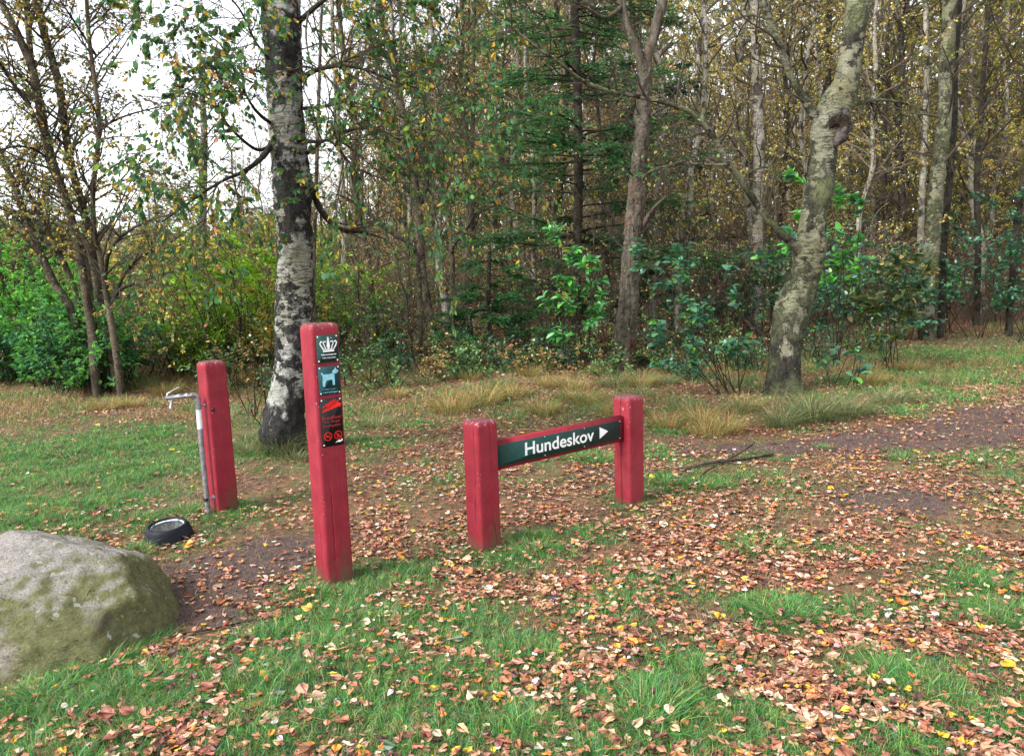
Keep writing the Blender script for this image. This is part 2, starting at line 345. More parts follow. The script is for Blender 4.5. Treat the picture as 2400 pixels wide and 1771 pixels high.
def rockmat():
    m, nt = newmat('mossy_granite'); co = objco(nt)
    ge = nt.nodes.new('ShaderNodeNewGeometry'); sp = nt.nodes.new('ShaderNodeSeparateXYZ'); nt.links.new(ge.outputs['Normal'], sp.inputs[0])
    f = noise(nt, co, 38, 7, .8); g = noise(nt, co, 5, 6, .7); v = noise(nt, co, 120, 3, .6); st = noise(nt, co, 3.1, 3, .6); gn = noise(nt, co, 14, 5, .7, (1, .35, 2.2))
    c = mix(nt, ramp(nt, f, .3, .7), (.15, .14, .13), (.56, .53, .49))
    c = mix(nt, ramp(nt, gn, .35, .65, 0, .45), c, (.36, .30, .27))
    c = mix(nt, ramp(nt, v, .57, .63, 0, .7), c, (.50, .47, .44)); c = mix(nt, ramp(nt, v, .42, .35, 0, .8), c, (.045, .04, .038))
    al = math_(nt, 'ADD', math_(nt, 'MULTIPLY', ramp(nt, sp.outputs[0], -.45, .75), .75), math_(nt, 'MULTIPLY', g, .9))
    al = math_(nt, 'ADD', al, math_(nt, 'MULTIPLY', math_(nt, 'SUBTRACT', f, .5), .5))
    al = math_(nt, 'SUBTRACT', al, ramp(nt, sp.outputs[2], .70, .98, 0, .42))
    alg = mix(nt, ramp(nt, f, .3, .7), (.07, .078, .022), (.25, .25, .085))
    c = mix(nt, ramp(nt, al, .47, .86, 0, .88), c, alg)
    c = mix(nt, ramp(nt, st, .66, .74, 0, .7), c, (.10, .075, .072))
    vo = nt.nodes.new('ShaderNodeTexVoronoi'); vo.feature = 'DISTANCE_TO_EDGE'; vo.inputs['Scale'].default_value = 1.7
    mp = nt.nodes.new('ShaderNodeVectorMath'); mp.operation = 'MULTIPLY_ADD'; nz_ = nt.nodes.new('ShaderNodeTexNoise'); nz_.inputs['Scale'].default_value = 5; nz_.inputs['Detail'].default_value = 5; nt.links.new(co, nz_.inputs['Vector'])
    nt.links.new(nz_.outputs['Color'], mp.inputs[0]); mp.inputs[1].default_value = (.35, .35, .35); nt.links.new(co, mp.inputs[2]); nt.links.new(mp.outputs[0], vo.inputs['Vector'])
    crk = math_(nt, 'MULTIPLY', ramp(nt, vo.outputs['Distance'], .002, .010, 1, 0), ramp(nt, g, .55, .62)); c = mix(nt, math_(nt, 'MULTIPLY', crk, .4), c, (.05, .04, .03)); g = math_(nt, 'SUBTRACT', g, math_(nt, 'MULTIPLY', crk, .5))
    lich = ramp(nt, noise(nt, co, 22, 3, .5), .66, .69, 0, .7); c = mix(nt, lich, c, (.48, .50, .42))
    finish(nt, c, .9, math_(nt, 'ADD', math_(nt, 'MULTIPLY', g, 1.5), math_(nt, 'ADD', math_(nt, 'ADD', f, gn), math_(nt, 'MULTIPLY', v, .35))), 1.0, .03, spec=.2); return m
M_ROCK = rockmat()

# ------------------------------------------------------------------ where grass, mud and leaves are, on the ground
def blobs(lst):
    out = []
    for px, py, r, s in lst:
        p = G(px, py); out.append((p[0], p[1], r, s))
    return out
GRASS = blobs([(120, 1060, 1.2, 1), (300, 1090, 1.0, 1), (60, 1200, .8, 1), (250, 1180, .6, .9), (420, 1110, .4, .6), (540, 1200, .30, 1), (330, 1215, .15, .8), (330, 1290, .10, 1),
    (740, 1375, .28, 1), (900, 1360, .30, .8), (620, 1400, .22, .9), (780, 1450, .40, 1), (960, 1490, .40, 1), (1100, 1450, .28, 1), (1230, 1520, .22, 1), (700, 1560, .34, .9), (1000, 1590, .34, .9),
    (180, 1620, .26, 1), (420, 1560, .2, 1), (520, 1600, .22, .6), (90, 1700, .3, .9), (330, 1690, .25, .7), (620, 1700, .3, .6), (1240, 1270, .20, 1), (1190, 1310, .18, .9), (1320, 1290, .15, .7), (1420, 1250, .2, .6),
    (1390, 1070, .25, 1), (1350, 1060, .2, .8), (1530, 1120, .25, 1), (1640, 1130, .3, 1), (1560, 1010, .25, 1), (1540, 1060, .22, .9), (1760, 1275, .16, 1), (1800, 1250, .12, .6), (1810, 1420, .18, 1), (1830, 1450, .14, .9), (1420, 1330, .12, .6),
    (1920, 1280, .10, .6), (2360, 1440, .20, 1), (2280, 1360, .18, .7), (1520, 1660, .24, 1), (1580, 1700, .2, 1), (1440, 1640, .16, .8), (1620, 1560, .18, .7), (2100, 1580, .24, 1), (2180, 1600, .18, .9), (1750, 1690, .20, 1),
    (2120, 1740, .24, 1), (2330, 1690, .2, .8), (1300, 1740, .26, .8), (1050, 1740, .3, .6), (850, 1640, .22, .5), (2150, 1160, .2, .3), (2350, 1060, .6, .7), (2330, 1180, .35, .4), (1400, 1400, .15, .4),
    (2250, 830, 1.4, 1), (2180, 880, 1.0, 1), (2080, 900, .8, .9), (2350, 800, 1.4, .8), (2080, 960, .35, .9), (1950, 930, .5, .5), (880, 1040, .35, .9), (830, 1000, .3, .8), (960, 1000, .3, .6),
    (850, 960, .35, .8), (1000, 1080, .15, .4), (700, 1000, .3, .8), (620, 1060, .3, .8), (1540, 1000, .3, .8), (1870, 1300, .1, .4), (2030, 1290, .1, .4), (1280, 1090, .2, .5), (1600, 830, .6, .5), (1200, 800, 1.0, .4), (900, 790, 1.0, .5), (600, 800, 1.2, .5)])
MUD = blobs([(560, 1330, .40, 1), (480, 1400, .35, 1), (640, 1290, .35, .9), (430, 1330, .2, .7), (540, 1460, .2, .6), (2300, 1010, .7, .9), (2150, 1025, .55, .9), (2000, 1035, .40, .9), (1850, 1050, .28, .8), (1720, 1050, .2, .8), (1620, 1040, .22, .6),
    (2100, 1170, .45, .9), (2250, 1150, .4, .5), (2390, 980, .6, .8), (2020, 1180, .3, .7), (1420, 1110, .3, .4), (380, 1190, .2, .5)])
def field(B, x, y):
    v = np.zeros_like(x)
    for bx, by, r, s in B:
        v = np.maximum(v, s*np.exp(-(((x-bx)**2+(y-by)**2)/(r*r))**1.4))
    return v
def gfield(x, y):
    n = n2(x, y, .35, 21)*.6+n2(x, y, .12, 31)*.4
    g = field(GRASS, x, y)*(.40+.9*n) + np.clip(n2(x, y, .40, 41)*1.6-.38, 0, 1)*.85*n
    m = field(MUD, x, y)
    return np.clip(g*(1-.95*np.clip(m*1.4, 0, 1)), 0, 1.2)
def mfield(x, y): return np.clip(field(MUD, x, y)+(n2(x, y, .2, 51)-.5)*.35, 0, 1)

# ground: one sheet out to the horizon, fine near the camera
def axis(lo, hi, step, far, g=1.14):
    a = list(np.arange(lo, hi, step)); s = step; v = a[-1]
    while v < far: s *= g; v += s; a.append(v)
    s = step; v = a[0]
    while v > -far: s *= g; v -= s; a.insert(0, v)
    return np.array(a)
xs = axis(-4.2, 6.5, .05, 260); ys = axis(1.4, 12, .05, 260)
X, Y = np.meshgrid(xs, ys); nx, ny = len(xs), len(ys)
Z = hgt(X, Y)
Vg = np.stack([X, Y, Z], -1).reshape(-1, 3)
i = np.arange(nx*ny).reshape(ny, nx)
Qg = np.stack([i[:-1, :-1], i[:-1, 1:], i[1:, 1:], i[1:, :-1]], -1).reshape(-1, 4)
mf, gf = mfield(X, Y).ravel(), gfield(X, Y).ravel()
m, nt = newmat('woodland_soil'); co = objco(nt)
at = nt.nodes.new('ShaderNodeAttribute'); at.attribute_name = 'col'; s2 = nt.nodes.new('ShaderNodeSeparateXYZ'); nt.links.new(at.outputs['Vector'], s2.inputs[0])
f1 = noise(nt, co, 30, 6, .7); f2 = noise(nt, co, 2.2, 5, .6); f3 = noise(nt, co, 110, 3, .6)
lit = mix(nt, ramp(nt, f1, .32, .68), (.03, .02, .012), (.20, .115, .07))
vo = nt.nodes.new('ShaderNodeTexVoronoi'); vo.inputs['Scale'].default_value = 26; nt.links.new(co, vo.inputs['Vector'])
sv = nt.nodes.new('ShaderNodeSeparateXYZ'); nt.links.new(vo.outputs['Color'], sv.inputs[0])
leafc = mix(nt, ramp(nt, sv.outputs[0], .2, .9), (.10, .038, .024), (.34, .15, .09))
lit = mix(nt, ramp(nt, sv.outputs[1], .45, .55, 0, .75), lit, leafc)
strw = mix(nt, f1, (.10, .075, .035), (.30, .235, .10))
lit = mix(nt, ramp(nt, f2, .45, .7, 0, .6), lit, strw)
grn = mix(nt, f1, (.02, .04, .012), (.10, .15, .045))
c = mix(nt, ramp(nt, s2.outputs[1], .15, .75, 0, .85), lit, grn)
mud = mix(nt, ramp(nt, f1, .3, .7), (.018, .012, .012), (.16, .10, .088)); mud = mix(nt, ramp(nt, f3, .55, .65, 0, .5), mud, (.26, .18, .14))
c = mix(nt, ramp(nt, math_(nt, 'ADD', s2.outputs[0], math_(nt, 'MULTIPLY', math_(nt, 'SUBTRACT', noise(nt, co, 9, 5, .7), .5), 1.1)), .30, .62), c, mud)
finish(nt, c, .85, math_(nt, 'ADD', f1, math_(nt, 'MULTIPLY', f3, .4)), .8, .03, spec=.3)
M_GROUND = m
ground = mk('ground', Vg, Qg, None, M_GROUND, None, np.stack([mf, gf, gf*0], 1), True)
tag(ground, 'flat clearing floor of soil, moss and leaf litter', None, None, 'structure')

# the trodden path that leaves towards the right: its own thin sheet
pl = [G(1560, 1062), G(1720, 1052), G(1900, 1046), G(2100, 1030), G(2300, 1004), G(2500, 960), G(2750, 920)]
pw = [.10, .22, .34, .5, .7, .85, .95]
pc = even(np.column_stack([np.array(pl), pw]), 120)
tt = unit(np.gradient(pc[:, :2], axis=0)); nn = np.stack([-tt[:, 1], tt[:, 0]], 1)
K = 15; s = np.linspace(-1, 1, K)
wv = pc[:, 3:4]*(1+.25*(n2(pc[:, 0:1]+s*3, pc[:, 1:2], .3, 3)-.5))
PX = pc[:, 0:1]+nn[:, 0:1]*s*wv; PY = pc[:, 1:2]+nn[:, 1:2]*s*wv
PZ = hgt(PX, PY)+.004
edge = 1-np.abs(np.broadcast_to(s, PX.shape)); PZ = np.where(edge < .05, PZ-.012, PZ)
i = np.arange(120*K).reshape(120, K)
Qp = np.stack([i[:-1, :-1], i[:-1, 1:], i[1:, 1:], i[1:, :-1]], -1).reshape(-1, 4)
m, nt = newmat('trodden_mud'); co = objco(nt); f1 = noise(nt, co, 24, 6, .7); f2 = noise(nt, co, 90, 4, .7)
finish(nt, mix(nt, ramp(nt, noise(nt, co, 5, 4), .4, .65), mix(nt, ramp(nt, f1, .3, .7), (.018, .012, .012), (.15, .093, .082)), mix(nt, ramp(nt, f2, .3, .7), (.04, .022, .02), (.22, .12, .10))), .8, math_(nt, 'ADD', f1, f2), .9, .02, spec=.35)
tag(mk('path', np.stack([PX, PY, PZ], -1), Qp[:, ::-1], None, m, None, None, True), 'trodden dirt path leading off between the trees', None, None, 'structure')

# ------------------------------------------------------------------ posts
def post_mesh(name, parent, w, h, loc=(0, 0), cracks=(), lean=(0, 0), seed=0, rad=.017, low=.12):
    """square timber post, softly rounded edges and top, drying cracks cut in as grooves; cracks: (face, x, wobble, width, z0, z1)"""
    faces = [((0, -1), (1, 0)), ((1, 0), (0, 1)), ((0, 1), (-1, 0)), ((-1, 0), (0, -1))]
    hw = w/2; rows = [-.25, -.1] + list(np.linspace(0, h-.028, 46)) + [h-.018, h-.010, h-.004, h-.0008, h]
    ins = [0]*48 + [.002, .0055, .011, .019, .034]
    V = []; C = []; rng = np.random.default_rng(seed)
    per = None
    for z, q in zip(rows, ins):
        ring = []
        for fi, (n, t) in enumerate(faces):
            us = list(np.linspace(-hw+rad, hw-rad, 9)); us = [(u, 0.0) for u in us]
            for (cf, cx, wob, cw, z0, z1) in cracks:
                if cf != fi: continue
                amp = np.clip(min(z-z0, z1-z)/.12, 0, 1) if z0 < z < z1 else 0.0
                if z1 >= h and z > z0: amp = np.clip((z-z0)/.12, 0, 1)
                cxx = cx + wob*(n2(z*1.0, cx, .22, seed)-.5)*2 + wob*.3*(n2(z, cx, .05, seed)-.5)
                cwz = cw*(.35+.65*amp)
                us += [(cxx-cwz, 0), (cxx-cwz*.6, amp*cw*3.5+1e-6), (cxx, amp*cw*6+1e-6), (cxx+cwz*.6, amp*cw*3.5+1e-6), (cxx+cwz, 0)]
            us.sort(key=lambda a: a[0])
            for u, dep in us:
                e = max(0, (abs(u)-(hw-rad-.012))/.012)
                ring.append((n[0]*(hw-dep)+t[0]*u, n[1]*(hw-dep)+t[1]*u, 3.0 if dep > .0012 else min(1, e)))
            nn_, tn = faces[(fi+1) % 4]
            cx_, cy_ = n[0]*(hw-rad)+t[0]*(hw-rad), n[1]*(hw-rad)+t[1]*(hw-rad)
            for a in (.25, .5, .75):
                aa = a*math.pi/2; ring.append((cx_+rad*(n[0]*math.cos(aa)+nn_[0]*math.sin(aa)), cy_+rad*(n[1]*math.cos(aa)+nn_[1]*math.sin(aa)), 1.0))
        ring = np.array(ring); per = len(ring)
        k = (hw-q)/hw
        jx = (n2(ring[:, 0]*9+z*2, ring[:, 1]*9+seed, .5, 5)-.5)*.0035
        x = ring[:, 0]*k+jx+loc[0]+lean[0]*z; y = ring[:, 1]*k+jx+loc[1]+lean[1]*z
        zz = z + ((n2(ring[:, 0], ring[:, 1], .03, seed)-.5)*.005 if z > h-.02 else 0)
        V.append(np.stack([x, y, np.broadcast_to(zz, x.shape)], 1))
        top = np.clip((z-(h-.05))/.05, 0, 1); lo = np.clip(1-z/low, 0, 1)
        C.append(np.stack([ring[:, 2], np.full(per, top), np.full(per, lo)], 1))
    V = np.concatenate(V); C = np.concatenate(C); R_ = len(rows)
    i = np.arange(R_*per).reshape(R_, per); Q = np.stack([i[:-1], np.roll(i[:-1], -1, 1), np.roll(i[1:], -1, 1), i[1:]], -1).reshape(-1, 4)
    ctr = len(V); V = np.vstack([V, [loc[0]+lean[0]*h, loc[1]+lean[1]*h, h+.0012]]); C = np.vstack([C, [0, 1, 0]])
    T = np.stack([i[-1], np.roll(i[-1], -1), np.full(per, ctr)], 1)
    return mk(name, V, Q, T, M_POST, parent, C, False)

def text_mesh(s, bold=0.0):
    cu = bpy.data.curves.new('lettering', 'FONT'); cu.body = s; cu.size = 1.0; cu.offset = bold; cu.extrude = 0.0; cu.resolution_u = 5; cu.align_x = 'LEFT'
    ob = bpy.data.objects.new('lettering', cu); COL.objects.link(ob)
    me = bpy.data.meshes.new_from_object(ob.evaluated_get(bpy.context.evaluated_depsgraph_get()))
    V = np.zeros(len(me.vertices)*3); me.vertices.foreach_get('co', V); V = V.reshape(-1, 3)
    F = [tuple(p.vertices) for p in me.polygons]
    bpy.data.objects.remove(ob); bpy.data.curves.remove(cu); bpy.data.meshes.remove(me)
    T = []
    for f in F:
        for k in range(1, len(f)-1): T.append((f[0], f[k], f[k+1]))
    return V[:, :2], np.array(T)
def decal(name, V2, T, yoff, mat, parent, thick=.0008):
    """flat printed shape in the x-z plane facing -y, with a real thickness"""
    V2 = np.asarray(V2, float); n = len(V2)
    V = np.vstack([np.column_stack([V2[:, 0], np.full(n, yoff), V2[:, 1]])])
    T = np.asarray(T)
    a = V[T]; nrm = np.cross(a[:, 1]-a[:, 0], a[:, 2]-a[:, 0])[:, 1]
    T = np.where((nrm > 0)[:, None], T[:, ::-1], T)
    return mk(name, V, None, T, mat, parent)
def fit(V2, x0, x1, z0, z1, slant=0.0):
    mn, mx = V2.min(0), V2.max(0); k = (V2-mn)/(mx-mn)
    return np.stack([x0+k[:, 0]*(x1-x0)+slant*k[:, 1]*(z1-z0), z0+k[:, 1]*(z1-z0)], 1)
def polys(lst):
    V = []; T = []; n = 0
    for p in lst:
        p = np.asarray(p, float)
        t = tessellate_polygon([[Vector((a[0], a[1], 0)) for a in p]])
        V.append(p); T += [tuple(n+q for q in x) for x in t]; n += len(p)
    return np.vstack(V), np.array(T)
def circ(cx, cy, rx, ry=None, n=24, a0=0, a1=2*math.pi):
    ry = ry or rx; a = np.linspace(a0, a1, n, endpoint=(a1-a0) < 6.2); return [(cx+rx*math.cos(t), cy+ry*math.sin(t)) for t in a]
def stroke(pts, wd):
    """ribbon polygon along a polyline, width may vary"""
    P = np.asarray(pts, float); wd = np.broadcast_to(np.asarray(wd, float), (len(P),))
    t = unit(np.gradient(P, axis=0)); n = np.stack([-t[:, 1], t[:, 0]], 1)*wd[:, None]/2
    return list(map(tuple, np.vstack([P+n, (P-n)[::-1]])))
def ringp(cx, cy, r, t, n=40):
    a = np.linspace(0, 2*math.pi, n+1)
    out = []
    for k in range(n):
        out.append([(cx+r*math.cos(a[k]), cy+r*math.sin(a[k])), (cx+r*math.cos(a[k+1]), cy+r*math.sin(a[k+1])), (cx+(r-t)*math.cos(a[k+1]), cy+(r-t)*math.sin(a[k+1])), (cx+(r-t)*math.cos(a[k]), cy+(r-t)*math.sin(a[k]))])
    return out
def plate(name, parent, x0, x1, z0, z1, y, mat, r=.005, th=.003):
    P = []
    for cx, cz, a0 in ((x1-r, z1-r, 0), (x0+r, z1-r, .5), (x0+r, z0+r, 1), (x1-r, z0+r, 1.5)):
        P += [(cx+r*math.cos((a0+k/8)*math.pi), cz+r*math.sin((a0+k/8)*math.pi)) for k in range(5)]
    n = len(P); V = [(p[0], y, p[1]) for p in P]+[(p[0], y+th, p[1]) for p in P]
    T = [(0, k+1, k) if True else 0 for k in range(1, n-1)]
    Q = [(k, (k+1) % n, n+(k+1) % n, n+k) for k in range(n)]
    return mk(name, V, Q, T, mat, parent)
def rivets(parent, pts, y, r=.0032, mat=None):
    for x, z in pts:
        mb = MB(); a = np.linspace(0, 2*math.pi, 10, endpoint=False); rings = []
        V = np.concatenate([np.stack([x+r*k*np.cos(a), np.full(10, y-d), z+r*k*np.sin(a)], 1) for k, d in ((1, 0), (.8, .0012), (.35, .0018))])
        i = np.arange(30).reshape(3, 10); Q = np.stack([i[:-1], i[1:], np.roll(i[1:], -1, 1), np.roll(i[:-1], -1, 1)], -1).reshape(-1, 4)
        mb.add(V, Q, [(20, 20+k+1, 20+k) for k in range(1, 9)]); mb.build('rivet', mat or M_WHITE, parent, True, False)

# --- the "Hundeskov" sign: two low posts with a rail and a green plate
WP = .15
c1 = G(1130, 1302); c2 = G(1477, 1187)
ang = math.atan2(c2[1]-c1[1], c2[0]-c1[0])
ca, sa = math.cos(ang), math.sin(ang)
def corner_to_centre(c): return np.array([c[0]+ca*WP/2-sa*WP/2, c[1]+sa*WP/2+ca*WP/2, c[2]])
p1 = corner_to_centre(c1); D12 = math.hypot(c2[0]-c1[0], c2[1]-c1[1])
sg = empty('low_sign', (p1[0], p1[1], 0), ang, 'low red wooden rail sign with a green plate reading Hundeskov', 'sign')
z1t = zat(1129, 997, c1[0], c1[1]); z2t = zat(1477, 936, c2[0], c2[1])
post_mesh('post', sg, WP, z1t+.015, (0, 0), [(3, .030, .014, .0028, .12, 9), (0, .012, .012, .0020, .42, 9), (0, .02, .02, .0018, -.1, .22)], (-.008, .004), 3, low=.16)
post_mesh('post', sg, WP, z2t+.012, (D12, 0), [(3, -.002, .010, .0040, -.1, 9)], (-.012, 0), 8, low=.08)
def on_rail(px, py, yl=0.0):
    """intersection of a pixel ray with the sign's front plane, in sign-local x, z"""
    o = CAM-np.array([p1[0], p1[1], 0]); d = ray(px, py); n = np.array([sa, -ca, 0])
    t = (-(yl) - o@n)/(d@n); q = o+d*t
    return q[0]*ca+q[1]*sa, q[2]
rf = -.026
xa, za = on_rail(1168, 1026, -rf); xb, zb = on_rail(1168, 1090, -rf); xc, zc = on_rail(1460, 972, -rf); xd, zd = on_rail(1460, 1032, -rf)
ztop, zbot = (za+zc)/2, (zb+zd)/2
rl, rr = WP/2-.004, D12-WP/2+.004
slope = (zc-za)/(xc-xa)
print('sign', math.degrees(ang), D12, z1t, z2t, ztop, zbot, slope)
mb = MB(); box(mb, ((rl+rr)/2, 0, (ztop+zbot)/2), (rr-rl, -2*rf, ztop-zbot), (.3, 0, 0), .004)
rail = mb.build('rail', M_POST, sg)
px0, px1, pz0, pz1 = rl+.012, rr-.045, zbot+.020, ztop-.022
pl_ = plate('sign_plate', sg, px0, px1, pz0, pz1, rf-.0035, M_PLATE, .003)
tx0, tz0 = on_rail(1217, 1063, -rf); tx1, tz1 = on_rail(1378, 1030, -rf)
ax0, _ = on_rail(1391, 1015, -rf); ax1, _ = on_rail(1411, 1011, -rf)
V2, T2 = text_mesh('Hundeskov', .018)
ht = (pz1-pz0); V2 = fit(V2, tx0, tx1, pz0+ht*.24, pz0+ht*.86)
decal('lettering', V2, T2, rf-.0045, M_WHITE, pl_)
zc_ = pz0+ht*.56; decal('arrow', [(ax0, zc_-ht*.30), (ax1, zc_), (ax0, zc_+ht*.30)], [(0, 1, 2)], rf-.0045, M_WHITE, pl_)
rivets(pl_, [(px0+.008, pz0+.008), (px0+.008, pz1-.008), (px1-.008, pz0+.008), (px1-.008, pz1-.008)]+[(px0+(px1-px0)*k, z) for k in (.36, .68) for z in (pz0+.006, pz1-.006)], rf-.0035, .0028)

# --- tall information post with three plaques
ct = G(769, 1379)
at_ = ang-math.radians(1)
ca2, sa2 = math.cos(at_), math.sin(at_)
pt = np.array([ct[0]+ca2*WP/2-sa2*WP/2, ct[1]+sa2*WP/2+ca2*WP/2, ct[2]])
zt = zat(738, 762, ct[0], ct[1])
ip = empty('information_post', (pt[0], pt[1], 0), at_, 'tall red wooden post with three small plaques on its front', 'sign post')
post_mesh('post', ip, WP, zt+.004, (0, 0), [(3, .02, .01, .0018, -.1, .45), (0, -.03, .01, .0013, .1, .55)], (-.004, 0), 13, low=.20)
fy = -WP/2
def on_post(px, py):
    o = CAM-np.array([pt[0], pt[1], 0]); d = ray(px, py); n = np.array([sa2, -ca2, 0])
    t = (WP/2 - o@n)/(d@n); q = o+d*t; return q[0]*ca2+q[1]*sa2, q[2]
cor = lambda x, y: on_post(690+x/5.163, 740+y/5.163)
def quadz(a, b): return cor(*a)[1], cor(*b)[1]
x0 = -.058; x1 = .058
Z1 = (cor(265, 575)[1], cor(260, 240)[1]); Z2 = (cor(310, 965)[1], cor(285, 620)[1]); Z3 = (cor(350, 1590)[1], cor(315, 1010)[1])
print('post', zt, Z1, Z2, Z3, cor(255, 240), cor(550, 240))
def uvz(Z, pts): return [(x0+(x1-x0)*u, Z[0]+(Z[1]-Z[0])*v) for u, v in pts]
a1p = plate('crown_plaque', ip, x0, x1, Z1[0], Z1[1], fy-.005, M_PLATE)
yo = fy-.0062
shp = [uvz(Z1, [(.27, .385), (.79, .385), (.79, .455), (.27, .455)]), uvz(Z1, [(.24, .475), (.81, .475), (.83, .50), (.22, .50)])]
shp += [uvz(Z1, stroke([(.30, .50), (.20, .60), (.15, .70), (.19, .77), (.28, .745)], [.05, .055, .06, .06, .04])), uvz(Z1, stroke([(.78, .50), (.87, .60), (.92, .70), (.88, .77), (.79, .745)], [.05, .055, .06, .06, .04]))]
shp += [uvz(Z1, stroke([(.40, .50), (.36, .60), (.31, .69), (.34, .77), (.44, .75)], [.04, .045, .045, .05, .035])), uvz(Z1, stroke([(.66, .50), (.71, .60), (.76, .69), (.73, .77), (.63, .75)], [.04, .045, .045, .05, .035]))]
shp += [uvz(Z1, stroke([(.53, .50), (.53, .60), (.53, .70), (.53, .79)], [.08, .16, .13, .10])), uvz(Z1, circ(.53, .825, .055, .04, 14))]
shp += [uvz(Z1, stroke([(.47, .895), (.59, .895)], .02)), uvz(Z1, stroke([(.53, .86), (.53, .935)], .032)), uvz(Z1, stroke([(.64, .885), (.70, .885)], .018))]
V2, T2 = polys(shp); decal('crown_emblem', V2, T2, yo, M_WHITE, a1p)
for s_, zz, bo in (('Miljøministeriet', (.245, .315), .03), ('Naturstyrelsen', (.13, .205), .005)):
    V2, T2 = text_mesh(s_, bo); a = uvz(Z1, [(.19, zz[0]), (.88, zz[1])] if bo > .01 else [(.23, zz[0]), (.85, zz[1])]); decal('lettering', fit(V2, a[0][0], a[1][0], a[0][1], a[1][1]), T2, yo, M_WHITE, a1p)
def pcorn(Z): return [(x0+.008, Z[0]+.008), (x1-.008, Z[0]+.008), (x0+.008, Z[1]-.008), (x1-.008, Z[1]-.008)]
rivets(a1p, pcorn(Z1), fy-.005, .0038)
a2p = plate('dog_plaque', ip, x0, x1, Z2[0], Z2[1], fy-.005, M_PLATE2)
dog = [(.14, .79), (.10, .755), (.17, .70), (.19, .62), (.17, .50), (.17, .34), (.21, .29), (.28, .30), (.29, .40), (.36, .50), (.40, .515), (.60, .525), (.63, .46), (.63, .35), (.66, .32), (.74, .33), (.74, .45), (.74, .60), (.735, .69), (.62, .755), (.58, .725), (.44, .72), (.26, .725), (.20, .745), (.17, .80)]
head = [(.625, .775), (.745, .70), (.80, .745), (.85, .72), (.85, .755), (.93, .79), (.93, .83), (.84, .86), (.80, .955), (.745, .875), (.68, .85)]
V2, T2 = polys([uvz(Z2, dog), uvz(Z2, head)]); decal('dog_emblem', V2, T2, yo, M_BLUE, a2p)
for s_, q in (('Uden snor–', ((.20, .165), (.82, .235))), ('med ledsager', ((.15, .045), (.86, .125)))):
    V2, T2 = text_mesh(s_, .0); a = uvz(Z2, q); decal('lettering', fit(V2, a[0][0], a[1][0], a[0][1], a[1][1]), T2, yo, M_BLUE if s_[0] == 'm' else M_BLUETXT, a2p)
rivets(a2p, pcorn(Z2), fy-.005, .0038)
a3p = plate('fire_danger_plaque', ip, x0, x1, Z3[0], Z3[1], fy-.005, M_BLACKP)
rng = np.random.default_rng(4); shp = []
for k in range(26):
    u = rng.uniform(.05, .62); v = .715+.14*rng.random()+.10*u; ln = rng.uniform(.12, .34)
    sh = stroke([(u, v), (u+ln*.5, v+ln*.16), (min(.97, u+ln), min(.975, v+ln*.36))], [.006, rng.uniform(.010, .026), .003]); shp.append(uvz(Z3, sh))
shp.append(uvz(Z3, [(.04, .715), (.12, .73), (.2, .742), (.27, .738), (.33, .765), (.40, .745), (.46, .775), (.55, .76), (.63, .80), (.72, .785), (.80, .82), (.88, .80), (.96, .83), (.96, .88), (.82, .90), (.62, .86), (.45, .83), (.3, .80), (.15, .77)]))
V2, T2 = polys(shp); decal('flame_emblem', V2, T2, yo, M_REDP, a3p)
for s_, q, mm in (('Brandfare!', ((.05, .565), (.95, .64)), M_REDTXT), ('Fire  danger', ((.10, .485), (.90, .545)), M_REDTXT), ('Feuergefahr', ((.09, .395), (.91, .465)), M_REDTXT)):
    V2, T2 = text_mesh(s_, .006); a = uvz(Z3, q); decal('lettering', fit(V2, a[0][0], a[1][0], a[0][1], a[1][1]), T2, yo, mm, a3p)
asp = (x1-x0)/(Z3[1]-Z3[0])
def pict(name, cx, inner):
    r = .022; c_ = uvz(Z3, [(cx, .215)])[0]; P = ringp(c_[0], c_[1], r, .0035)
    P.append(stroke([(c_[0]-r*.72, c_[1]+r*.66), (c_[0]+r*.72, c_[1]-r*.66)], .0038))
    P += [[(c_[0]+a*r, c_[1]+b*r) for a, b in q] for q in inner]
    V2, T2 = polys(P); decal(name, V2, T2, yo, M_REDP, a3p)
pict('no_smoking_emblem', .27, [[(-.6, -.22), (.35, -.22), (.35, -.06), (-.6, -.06)], [(.42, -.22), (.56, -.22), (.56, -.06), (.42, -.06)], stroke([(.45, .1), (.5, .25), (.3, .35), (.35, .5)], .09), stroke([(.2, .1), (.25, .3), (.05, .4)], .07)])
pict('no_open_fire_emblem', .75, [[(-.35, -.5), (.35, -.5), (.3, -.38), (-.3, -.38)], [(-.25, -.3), (.22, -.3), (.33, -.05), (.2, .2), (.12, .05), (.05, .5), (-.08, .2), (-.2, .35), (-.33, .0)]])
V2, T2 = polys([uvz(Z3, [(.60, .055), (.70, .075), (.80, .06), (.95, .09), (.93, .14), (.86, .10), (.80, .115), (.72, .10), (.66, .09)])]); decal('paint_scrape', V2, T2, yo-.0003, M_WHITE, a3p)
rivets(a3p, [(x0+.008, Z3[0]+.010), (x0+.008, Z3[1]-.008), (x1-.008, Z3[1]-.008)], fy-.005, .0038)

